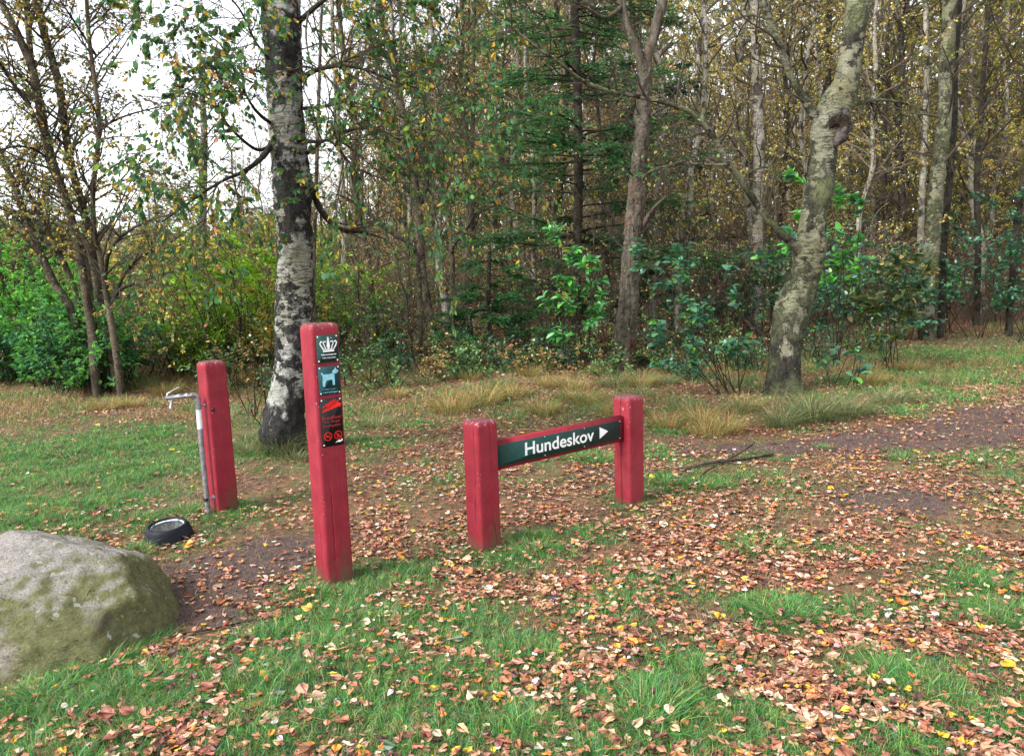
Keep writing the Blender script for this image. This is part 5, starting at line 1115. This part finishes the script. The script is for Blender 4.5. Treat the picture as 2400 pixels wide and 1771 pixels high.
for k, (u, y, H) in enumerate([(-.175, 10.6, .45), (-.10, 11.0, .4), (.0, 11.6, .45), (.05, 12.8, .6), (.10, 11.9, .4), (.155, 12.9, .55), (.21, 11.6, .4), (.27, 12.9, .6), (.31, 11.4, .4), (-.21, 11.8, .6), (-.33, 11.2, .6), (-.30, 10.4, .45), (-.38, 11.0, .6), (-.26, 13.2, .8), (.40, 12.2, .5), (.46, 13.1, .6), (.115, 14.0, .7), (-.045, 13.4, .6), (.24, 13.9, .6), (-.005, 14.4, .8), (-.15, 12.0, .5), (-.07, 12.3, .55), (.03, 11.2, .35), (.07, 12.0, .5), (.13, 11.2, .35), (.19, 12.4, .5), (.23, 10.9, .35), (.29, 11.9, .5), (.34, 12.6, .6), (.015, 13.2, .7), (.085, 13.3, .7), (-.12, 13.6, .7), (.165, 13.7, .7), (-.055, 10.9, .35), (.09, 15.0, .9), (.20, 15.0, .9), (.28, 14.5, .9), (.02, 15.0, .9), (-.08, 15.2, .9), (-.17, 14.8, 1.0), (-.02, 12.5, .5)]):
    shrub('undergrowth_bush', 0, 0, 14, H*1.25, .6, 620, .055, [[(3, (.12, .26, .08)), (1, (.22, .36, .08)), (1, (.08, .18, .08))], [(1.5, (.12, .18, .07)), (1.5, (.26, .28, .08)), (2, (.5, .32, .12)), (1.5, (.36, .16, .07))], [(3, (.05, .16, .09)), (1, (.10, .22, .08))]][k % 3], ['low green bush', 'russet-flecked low bush', 'blue-green low bush'][k % 3]+' growing out of the leaf litter at the wood edge', 730+k, LEAF6, cat='bush', at=(u*y, y), sl=.3, bare=.05, group='low bushes along the wood edge')
# ------------------------------------------------------------------ grass and fallen leaves
def blades(px, py, pz, az, h, wd, bend, col, seg=3):
    """curved grass blades as strips -> V, Q, T, C"""
    n = len(px); u = np.linspace(0, 1, seg+1); dx, dy = np.cos(az), np.sin(az)
    out = h[:, None]*bend[:, None]*u[None]**1.8; up = h[:, None]*(u[None]-.35*bend[:, None]*u[None]**2.2)
    cx = px[:, None]+dx[:, None]*out; cy = py[:, None]+dy[:, None]*out; cz = pz[:, None]+up
    tw = az+np.pi/2+np.sin(px*91)*.9; sx, sy = np.cos(tw), np.sin(tw); ww = wd[:, None]*np.array([.8, 1.0, .7, 0] if seg == 3 else [1, .75, 0])[None]/2
    Lf = np.stack([cx-sx[:, None]*ww, cy-sy[:, None]*ww, cz], -1)[:, :-1]; Rt = np.stack([cx+sx[:, None]*ww, cy+sy[:, None]*ww, cz], -1)[:, :-1]; tip = np.stack([cx, cy, cz], -1)[:, -1:]
    V = np.concatenate([Lf, Rt, tip], 1); m = 2*seg+1; b = (np.arange(n)*m)[:, None]
    Q = np.concatenate([b+np.array([[k, seg+k, seg+k+1, k+1]]) for k in range(seg-1)], 0); T = b+np.array([[seg-1, 2*seg-1, 2*seg]])
    return V.reshape(-1, 3), Q, T, np.repeat(col, m, 0)
GR = [(4, (.07, .25, .05)), (3, (.10, .34, .06)), (2.4, (.045, .19, .085)), (2, (.18, .32, .05)), (1.1, (.34, .28, .12)), (.6, (.22, .16, .08))]
STRAW = [(3, (.34, .23, .09)), (1.5, (.48, .36, .17)), (2, (.24, .22, .08)), (1.6, (.13, .19, .06)), (1.6, (.24, .13, .06))]
rr = np.random.default_rng(900)
mb = MB()
N = 260000
yy = 2.15+11.5*rr.random(N)**1.1; xx = yy*rr.uniform(-.78, .78, N)
keep = rr.random(N) < gfield(xx, yy)*np.clip(1.15-yy/26, 0, 1)
bx, by = bo_c[0], bo_c[1]
inb = (((xx-bx)/.78)**2+((yy-by)/.56)**2 < .72)
xx, yy = xx[keep & ~inb], yy[keep & ~inb]; gv = gfield(xx, yy)
n = len(xx); kb = 9
tint = pick(GR, n, rr, .22)
tx = np.repeat(xx, kb)+rr.normal(0, .010, n*kb); ty = np.repeat(yy, kb)+rr.normal(0, .010, n*kb)
hh = np.repeat(.016+.040*gv*(.2+1.15*n2(xx, yy, .14, 61)), kb)*rr.uniform(.5, 1.2, n*kb)*np.where(rr.random(n*kb) < .12, 1.6, 1)
col = np.repeat(tint, kb, 0)*np.exp(rr.normal(-.05, .38, (n*kb, 1)))
st = rr.random(n*kb) < .10; col[st] = pick(STRAW, int(st.sum()), rr)
V, Q, T, C = blades(tx, ty, hgt(tx, ty)-.004, rr.uniform(0, 6.28, n*kb), hh, .0027*np.maximum(1, ty/5.5)*rr.uniform(.6, 1.3, n*kb), rr.uniform(.2, 1.5, n*kb), np.clip(col, .01, .7), 2)
mb.add(V, Q, T, C)
# thin straw and moss wisps everywhere between the leaves
N = 170000; yy = rr.uniform(2.15, 16, N); xx = yy*rr.uniform(-.78, .78, N); k_ = rr.random(N) < .75-.25*mfield(xx, yy); xx, yy = xx[k_], yy[k_]; n = len(xx)
V, Q, T, C = blades(xx, yy, hgt(xx, yy)-.002, rr.uniform(0, 6.28, n), rr.uniform(.02, .06, n)*np.maximum(1, yy/9), .0022*np.maximum(1, yy/5), rr.uniform(.6, 1.6, n), pick([(2, (.34, .26, .12)), (1.5, (.10, .14, .05)), (1, (.18, .11, .07))], n, rr, .3), 2)
mb.add(V, Q, T, C)
print('grass faces', sum(len(q) for q in mb.Q))
tag(mb.build('grass', M_GRASS), 'short green grass patches mixed with straw across the clearing', None, None, 'stuff')

# rougher dry grass further back
mb = MB(); N = 40000; yy = rr.uniform(7.5, 17, N); xx = yy*rr.uniform(-.8, .8, N)
dens = np.clip(n2(xx, yy, .8, 71)*1.4-.5, 0, 1)*np.clip((yy-7.5)/1.5, 0, 1)*(1-mfield(xx, yy)); dens *= np.where((xx/yy > .30) & (yy < 9.5), .3, 1)
dens *= np.where((xx/yy < -.25) & (yy < 8.6), .15, 1)
k_ = rr.random(N) < dens; xx, yy = xx[k_], yy[k_]; n = len(xx); kb = 5
tx = np.repeat(xx, kb)+rr.normal(0, .02, n*kb); ty = np.repeat(yy, kb)+rr.normal(0, .02, n*kb)
gp = n2(tx, ty, .6, 81) > .47
col = pick(STRAW, n*kb, rr); g_ = pick(GR, n*kb, rr); col = np.where((gp & (rr.random(n*kb) < .8))[:, None], g_, col)
V, Q, T, C = blades(tx, ty, hgt(tx, ty)-.005, rr.uniform(0, 6.28, n*kb), rr.uniform(.05, .20, n*kb), .0030*np.maximum(1, ty/8), rr.uniform(.4, 1.3, n*kb), col, 3); mb.add(V, Q, T, C)
tag(mb.build('dry_grass', M_GRASS), 'rough straw-coloured grass along the edge of the wood', None, None, 'stuff')

# fallen leaves
LIT = [(5, (.36, .14, .08)), (5, (.47, .23, .14)), (2.8, (.22, .08, .05)), (2.8, (.56, .36, .24)), (.7, (.66, .54, .38)), (.6, (.68, .42, .04)), (.9, (.56, .20, .04)), (2.2, (.09, .038, .028)), (.25, (.78, .74, .66)), (.15, (.10, .17, .10))]
N = 400000; yy = 2.15+21.8*rr.random(N)**1.15; xx = yy*rr.uniform(-.80, .80, N)
g_ = gfield(xx, yy); m_ = mfield(xx, yy)
cl = np.clip(n2(xx, yy, .30, 91)*1.5-.12, .12, .85)*np.clip(n2(xx, yy, .08, 95)*1.5, .3, 1)
lf = cl*(1-.66*np.clip(g_, 0, 1))*(1-.66*np.clip(m_*1.3, 0, 1)); lf = np.where((xx/yy < -.22) & (yy > 5.2) & (yy < 8.5), lf*.3, lf)
lf = np.clip(lf*np.where(xx/yy > -.08, 1.0, .75)*np.where(yy > 9, 1.5, 1), 0, 1)
k_ = (rr.random(N) < lf) & ~(((xx-bx)/.78)**2+((yy-by)/.56)**2 < .72); xx, yy = xx[k_], yy[k_]; n = len(xx)
big = rr.random(n) < .07
size = np.where(big, rr.uniform(.045, .066, n), rr.triangular(.010, .036, .046, n))*np.maximum(1, yy/14)
tl = rr.normal(0, 1, (n, 2))*np.where(rr.random(n) < .3, .45, .17)[:, None]; nrm = np.column_stack([tl, np.ones(n)]); a = rr.uniform(0, 6.28, n); ax = np.column_stack([np.cos(a), np.sin(a), rr.normal(0, .18, n)])
gsoft = np.clip(gfield(xx, yy), 0, 1)
zz = hgt(xx, yy)+rr.uniform(.002, .016, n)+size*.06+gsoft*rr.uniform(.0, .030, n)
colL = pick(LIT, n, rr, .24); shade = rr.normal(0, .16, (n, 2))
def litter(sel, rim, vein, nm):
    """leaf outline of half-width profile rim [(t, w)], folded on its midrib and curled"""
    s_ = sel; m2 = len(rim); pts = [(0, 0)]+[(w_, t_) for t_, w_ in rim]+[(0, 1.0)]+[(-w_, t_) for t_, w_ in rim[::-1]]
    tv = np.array([(x_, y_, abs(x_)*.42+(y_-.5)**2*.55) for x_, y_ in pts]); k = len(tv)
    axu = unit(ax[s_]); xv = unit(np.cross(axu, nrm[s_])); zv = np.cross(xv, axu); ns = len(xx[s_])
    jw = rr.uniform(.6, 1.2, (ns, 1, 1)); cu = rr.uniform(-.4, .5, (ns, 1, 1))+(rr.random((ns, 1, 1)) < .3)*rr.uniform(0, 1.1, (ns, 1, 1)); wr = rr.normal(0, .04, (ns, k, 1)); sk = rr.normal(0, .10, (ns, 1, 1))
    V = np.column_stack([xx, yy, zz])[s_][:, None, :]+size[s_][:, None, None]*((tv[None, :, 0:1]*jw+sk*tv[None, :, 1:2]**2)*xv[:, None]+(tv[None, :, 1:2]-.5)*axu[:, None]+(tv[None, :, 2:3]*cu+wr)*zv[:, None])
    T = []; N1 = m2+1
    right = [0]+list(range(1, m2+1))+[N1]; left = [0]+list(range(k-1, N1, -1))+[N1]
    F = [[right[0], right[1], right[2]] if False else None]; Qs = []
    for h_ in (right, left):
        for q in range(1, len(h_)-1): T.append((h_[0], h_[q], h_[q+1]) if q < len(h_)-1 else None)
    T = np.array(T); TT = (T[None]+(np.arange(ns)*k)[:, None, None]).reshape(-1, 3)
    cc = colL[s_][:, None, :]*np.exp(shade[s_][:, 0:1, None]*(tv[None, :, 1:2]*2-1)+shade[s_][:, 1:2, None]*np.sign(tv[None, :, 0:1])+rr.normal(0, .10, (ns, k, 1)))
    return V.reshape(-1, 3), TT, np.clip(cc, .01, .85).reshape(-1, 3)
near = yy < 5.2
mbL = MB()
V, TT, C = litter(near, [(.10, .24), (.22, .39), (.36, .41), (.50, .35), (.64, .27), (.80, .13), (.90, .07)], 1, ''); mbL.add(V, None, TT, C)
V, TT, C = litter(~near, [(.26, .38), (.62, .28)], 1, ''); mbL.add(V, None, TT, C)
print('fallen leaves', n)
tag(mbL.build('fallen_leaves', M_LITTER), 'carpet of salmon, brown and yellow birch leaves on the ground', None, None, 'stuff')

# ---- tussocks: each a thing
def tussock(seed, n, H, R, pal, wd=.004, droop=(.5, 1.5)):
    q = np.random.default_rng(seed); a = q.uniform(0, 6.28, n); r_ = R*np.sqrt(q.random(n))*.45
    V, Q, T, C = blades(r_*np.cos(a), r_*np.sin(a), np.full(n, -.01), a+q.normal(0, .5, n), H*q.uniform(.45, 1.15, n), np.full(n, wd), q.uniform(droop[0], droop[1], n), pick(pal, n, q, .25), 3)
    return V, Q, T, C
GOLD = [(3, (.44, .29, .09)), (1.3, (.52, .38, .16)), (3, (.20, .26, .07)), (2, (.34, .16, .06)), (1, (.10, .18, .05))]
GG = [(3, (.10, .17, .06)), (2, (.18, .21, .08)), (2, (.38, .31, .14)), (1, (.06, .12, .05))]
FRESH = [(4, (.07, .25, .05)), (2, (.11, .34, .06)), (2, (.05, .19, .08)), (1, (.20, .32, .06)), (1.2, (.36, .3, .13))]
tk = [mk('tmp', *tussock(901, 420, .34, .30, GOLD)[:3]) if False else tussock(901, 380, .30, .40, GOLD, .0038, (.4, 1.7)), tussock(902, 300, .24, .36, GG, .0034, (.5, 1.7)), tussock(903, 330, .095, .26, FRESH, .0028, (.4, 1.6)), tussock(904, 620, .46, .40, GG, .0042, (.5, 1.9))]
tlab = ['golden straw tussock at the edge of the wood', 'grey-green grass tussock with straw blades at the edge of the wood', 'small tuft of fresh green grass among the fallen leaves', 'large drooping grey-green tussock wrapped around the foot of the crooked birch']
tgr = ['golden tussocks along the wood edge', 'grey-green tussocks along the wood edge', 'fresh green tufts among the leaves', None]
tm = {}
def put_t(k, px, py, s_, rz, label=None):
    g = G(px, py)
    if k not in tm:
        V, Q, T, C = tk[k]; o = mk('grass_tussock', V, Q, T, M_GRASS, None, C); tm[k] = o; tag(o, tlab[k], 'grass tuft', tgr[k])
    else: o = tm[k].copy(); COL.objects.link(o)
    if label:
        o['label'] = label
        if 'group' in o: del o['group']
    o.location = tuple(g); o.scale = (s_, s_, s_); o.rotation_euler = (0, 0, rz)
tr_ = np.random.default_rng(31)
for x, y, s_ in [(1060, 965, 1.1), (1130, 945, 1.2), (1200, 930, 1), (1290, 905, 1), (1370, 945, .9), (1450, 975, 1), (1560, 1000, .8), (1640, 990, 1), (1700, 1010, 1), (300, 955, .9), (390, 925, .9), (250, 960, .8), (560, 900, 1.1), (620, 880, 1), (1270, 970, .9), (1500, 905, .9),
                 (1660, 1020, .9), (1750, 960, .9), (930, 930, .7), (860, 890, .8), (1100, 890, .8), (1400, 880, .9), (500, 930, .8), (1340, 915, .9), (1240, 880, .9), (2040, 900, 1), (2130, 870, 1)]:
    put_t(0, x, y, s_*tr_.uniform(.85, 1.1), tr_.uniform(0, 6))
for x, y, s_ in [(1180, 905, 1), (1440, 905, 1.3), (1500, 930, 1), (1330, 940, .9), (2080, 945, 1.1), (2180, 900, .9), (1600, 960, .9), (1720, 965, 1), (330, 910, 1.1), (290, 890, 1.0), (450, 960, .8), (600, 1000, 1), (640, 1040, 1.1), (700, 1040, 1), (580, 1060, .9), (690, 1075, .8), (900, 860, .8), (1000, 900, .8), (2120, 940, .9), (1950, 985, .8), (880, 1000, .9), (960, 880, .9), (1230, 850, .9), (1560, 900, 1)]:
    put_t(1, x, y, s_*tr_.uniform(.85, 1.1), tr_.uniform(0, 6))
for x, y, s_ in [(540, 1195, 1.3), (480, 1190, .9), (430, 1200, 1), (330, 1215, 1), (315, 1300, .9), (1780, 1290, 1.2), (1830, 1450, 1.3), (1800, 1430, 1), (2370, 1450, 1.3), (1390, 1080, 1.3), (1350, 1075, 1), (1440, 1075, .9), (1640, 1140, 1.1), (1560, 1130, 1.1), (1680, 1140, .8), (1240, 1290, 1), (1180, 1310, .9), (740, 1390, .8), (820, 1400, .8),
                 (2110, 1075, .8), (1930, 1050, .7), (2110, 1610, 1.1), (2190, 1640, 1), (1530, 1680, 1.2), (1480, 1690, 1), (2060, 1560, .9), (230, 1560, 1.1), (300, 1620, 1), (110, 1640, 1), (1980, 1290, .6), (1480, 1370, .6), (1130, 1290, .7), (1080, 1300, .6), (1500, 1240, .5), (470, 1280, .5), (380, 1590, .8), (2320, 1370, .9), (1640, 1600, .8), (1110, 1300, .45), (1165, 1300, .4), (1450, 1190, .4), (1500, 1185, .4), (720, 1385, .5), (775, 1385, .5), (520, 1215, .7), (30, 1650, 1.1), (100, 1635, 1.0), (160, 1605, 1.0), (215, 1575, .9), (270, 1545, .8), (330, 1515, .7), (385, 1490, .5), (745, 1392, .45), (790, 1385, .5), (1145, 1310, .5)]:
    put_t(2, x, y, s_*tr_.uniform(.8, 1.05), tr_.uniform(0, 6))
put_t(3, 1905, 985, 1.0, 0); put_t(3, 1830, 1000, .75, 2, 'drooping straw-flecked tussock in front of the crooked birch foot'); put_t(3, 690, 1050, .5, 5, 'drooping tussock between the thick silver birch and the tall plaque post'); put_t(3, 655, 1062, .72, 1, 'drooping dark green tussock at the foot of the thick silver birch'); put_t(3, 590, 1035, .5, 3, 'smaller drooping tussock beside the foot of the thick silver birch'); put_t(3, 1985, 975, .8, 4, 'drooping grass tussock between the crooked birch and the muddy path')

# ---- fallen sticks near the path
def stick(pts, r_, label):
    P = np.array([[*(G(x, y)+[0, 0, z]), r_] for x, y, z in pts]); off = P[0, :3].copy(); V, Q, T = trunk_geo(P, 8, 40, .2, 20, seed=3)
    o = mk('fallen_stick', V-off, Q, T, M_DARK, None, None, True); o.location = tuple(off); tag(o, label, 'stick')
stick([(1590, 1105, .012), (1680, 1090, .03), (1760, 1082, .03), (1810, 1068, .015)], .012, 'dark fallen branch lying at the muddy edge of the path')
stick([(1610, 1150, .01), (1660, 1110, .03), (1730, 1075, .04), (1770, 1060, .09)], .006, 'thin twig crossing the dark fallen branch')
stick([(410, 1490, .01), (500, 1480, .015), (620, 1450, .012), (680, 1440, .01)], .005, 'thin twig on the bare soil beside the boulder')
# pale leaf stuck in the crack of the far sign post
q = np.array([D12-WP/2-.006, -.02, z2t-.055]); V, Q, m = place(LEAF6, q[None], np.array([[0, .3, -1.0]]), np.array([[-1, 0, .3]]), np.array([.034]))
o = mk('leaf', V, Q, None, M_LITTER, None, np.full((6, 3), (.62, .5, .42))); o.location = (p1[0], p1[1], 0); o.rotation_euler = (0, 0, ang); tag(o, 'pale leaf caught in the crack of the further sign post', 'leaf')
# ---- labels of the repeated things: where each stands among the things one can find
MARKS = [(215, 895, 'leaning birch clump'), (500, 1190, 'tap post'), (650, 985, 'thick silver birch'), (740, 1365, 'tall plaque post'), (1128, 1288, 'nearer sign post'), (1478, 1178, 'further sign post'),
         (1465, 880, 'dead forked tree'), (1835, 940, 'crooked birch'), (1030, 870, 'many-stemmed young tree'), (1700, 1090, 'dark fallen branch'), (200, 1560, 'boulder'), (400, 1275, 'black bowl'), (1300, 1407, 'blue scrap'), (2180, 1010, 'muddy path'), (2085, 865, 'ochre young oak')]
used = {}
for o in sorted([o for o in bpy.data.objects if o.name.startswith('grass_tussock') and o.get('group')], key=lambda o: o.location.y):
    p = proj(o.location); dd_ = sorted((math.hypot(mx-p[0], (my-p[1])*1.6), mx, my, nm) for mx, my, nm in MARKS)[0]
    _, mx, my, nm = dd_; ddx, ddy = p[0]-mx, (p[1]-my)*1.6
    rel = ('right of' if ddx > 0 else 'left of') if abs(ddx) > abs(ddy) else ('in front of' if ddy > 0 else 'behind')
    far = 'touching or close' if dd_[0] < 60 else ('a bit' if dd_[0] < 170 else ('further' if dd_[0] < 330 else 'far'))
    base = {'gol': 'golden straw tussock', 'gre': 'grey-green grass tussock', 'fre': 'small fresh green tuft'}[o['group'][:3]]
    lab = base+' '+('just ' if far == 'touching or close' else (far+' '))+rel+' the '+nm
    used.setdefault(lab, []).append(o); o['label'] = lab
ords = ['frontmost', 'second', 'third', 'fourth', 'fifth', 'sixth']
for lab, os_ in used.items():
    if len(os_) > 1:
        for k, o in enumerate(os_[:6]): o['label'] = ords[k]+' '+lab
GAPS = [(-400, 'beyond the outer edge of the leaning birch clump'), (120, 'behind the leaning birch clump'), (300, 'between the leaning birch clump and the lone grey birch'), (472, 'between the lone grey birch and the thick silver birch'), (690, 'just beyond the thick silver birch'), (860, 'behind the many-stemmed young tree'),
        (1080, 'between the young tree and the straight spruce'), (1350, 'between the straight spruce and the dead tree'), (1490, 'between the dead tree and the arching bough'), (1680, 'behind the arching bough'), (1900, 'past the kinked birch'), (2060, 'near the tall grey-white birch'), (2240, 'behind the olive-gold foliage beyond the path')]
KN = {'slender yellow': 'slender yellow-leaved birch', 'slender half-': 'slender half-bare birch', 'dark-trunked ': 'dark twiggy tree', 'thin brown tre': 'thin brown withered tree', 'bushy olive-go': 'olive-gold broadleaf tree', 'tree with oran': 'orange-yellow autumn tree', 'dark bluish co': 'dark bluish conifer',
      'tangle of bare': 'tangle of bare brown brushwood', 'taller brown b': 'tall yellow-flecked brushwood thicket', 'low green-brow': 'low green-brown thicket', 'blue-green lea': 'blue-green leafy shrub', 'low green bush': 'low green bush', 'russet-flecked': 'russet-flecked low bush', 'blue-green low': 'blue-green low bush', 'lime-green le': 'lime-green shrub', 'fresh green l': 'fresh green shrub', 'yellowing lea': 'yellowing shrub', 'thin yellow-gr': 'thin yellow-green sapling', 'thin withered ': 'thin withered sapling', 'thin green sapl': 'thin green sapling'}
used = {}
for o in sorted([o for o in bpy.data.objects if o.get('group') in ('trees of the background wood', 'thickets under the background trees', 'blue-green shrubs beyond the path', 'low bushes along the wood edge', 'thin saplings at the wood edge', 'bright shrubs behind the tap post')], key=lambda o: o.location.y):
    p = proj(o.location); g_ = [s_ for x_, s_ in GAPS if p[0] >= x_] or [GAPS[0][1]]
    kk = [v for q, v in KN.items() if o['label'].startswith(q[:13])]
    if not kk: continue
    used.setdefault(kk[0]+' '+g_[-1], []).append(o)
for lab, os_ in used.items():
    for k, o in enumerate(os_): o['label'] = lab if len(os_) == 1 else ('frontmost '+lab if k == 0 else 'deeper-standing '+lab)
ordn = ['first', 'second', 'third', 'fourth', 'fifth', 'sixth']
for key, nm in (('dark blue', 'low dark blue-green shrub'), ('mid green', 'mid green shrub'), ('bright green', 'tall bright green shrub')):
    for k, o in enumerate(sorted([o for o in bpy.data.objects if o.get('group') == 'shrubs of the dense leafy thicket' and o['label'].startswith(key)], key=lambda o: -o.location.x)):
        o['label'] = nm+' in the dense thicket, '+ordn[k]+' counting outwards from the leaning birches'
print('objects', len(bpy.data.objects))
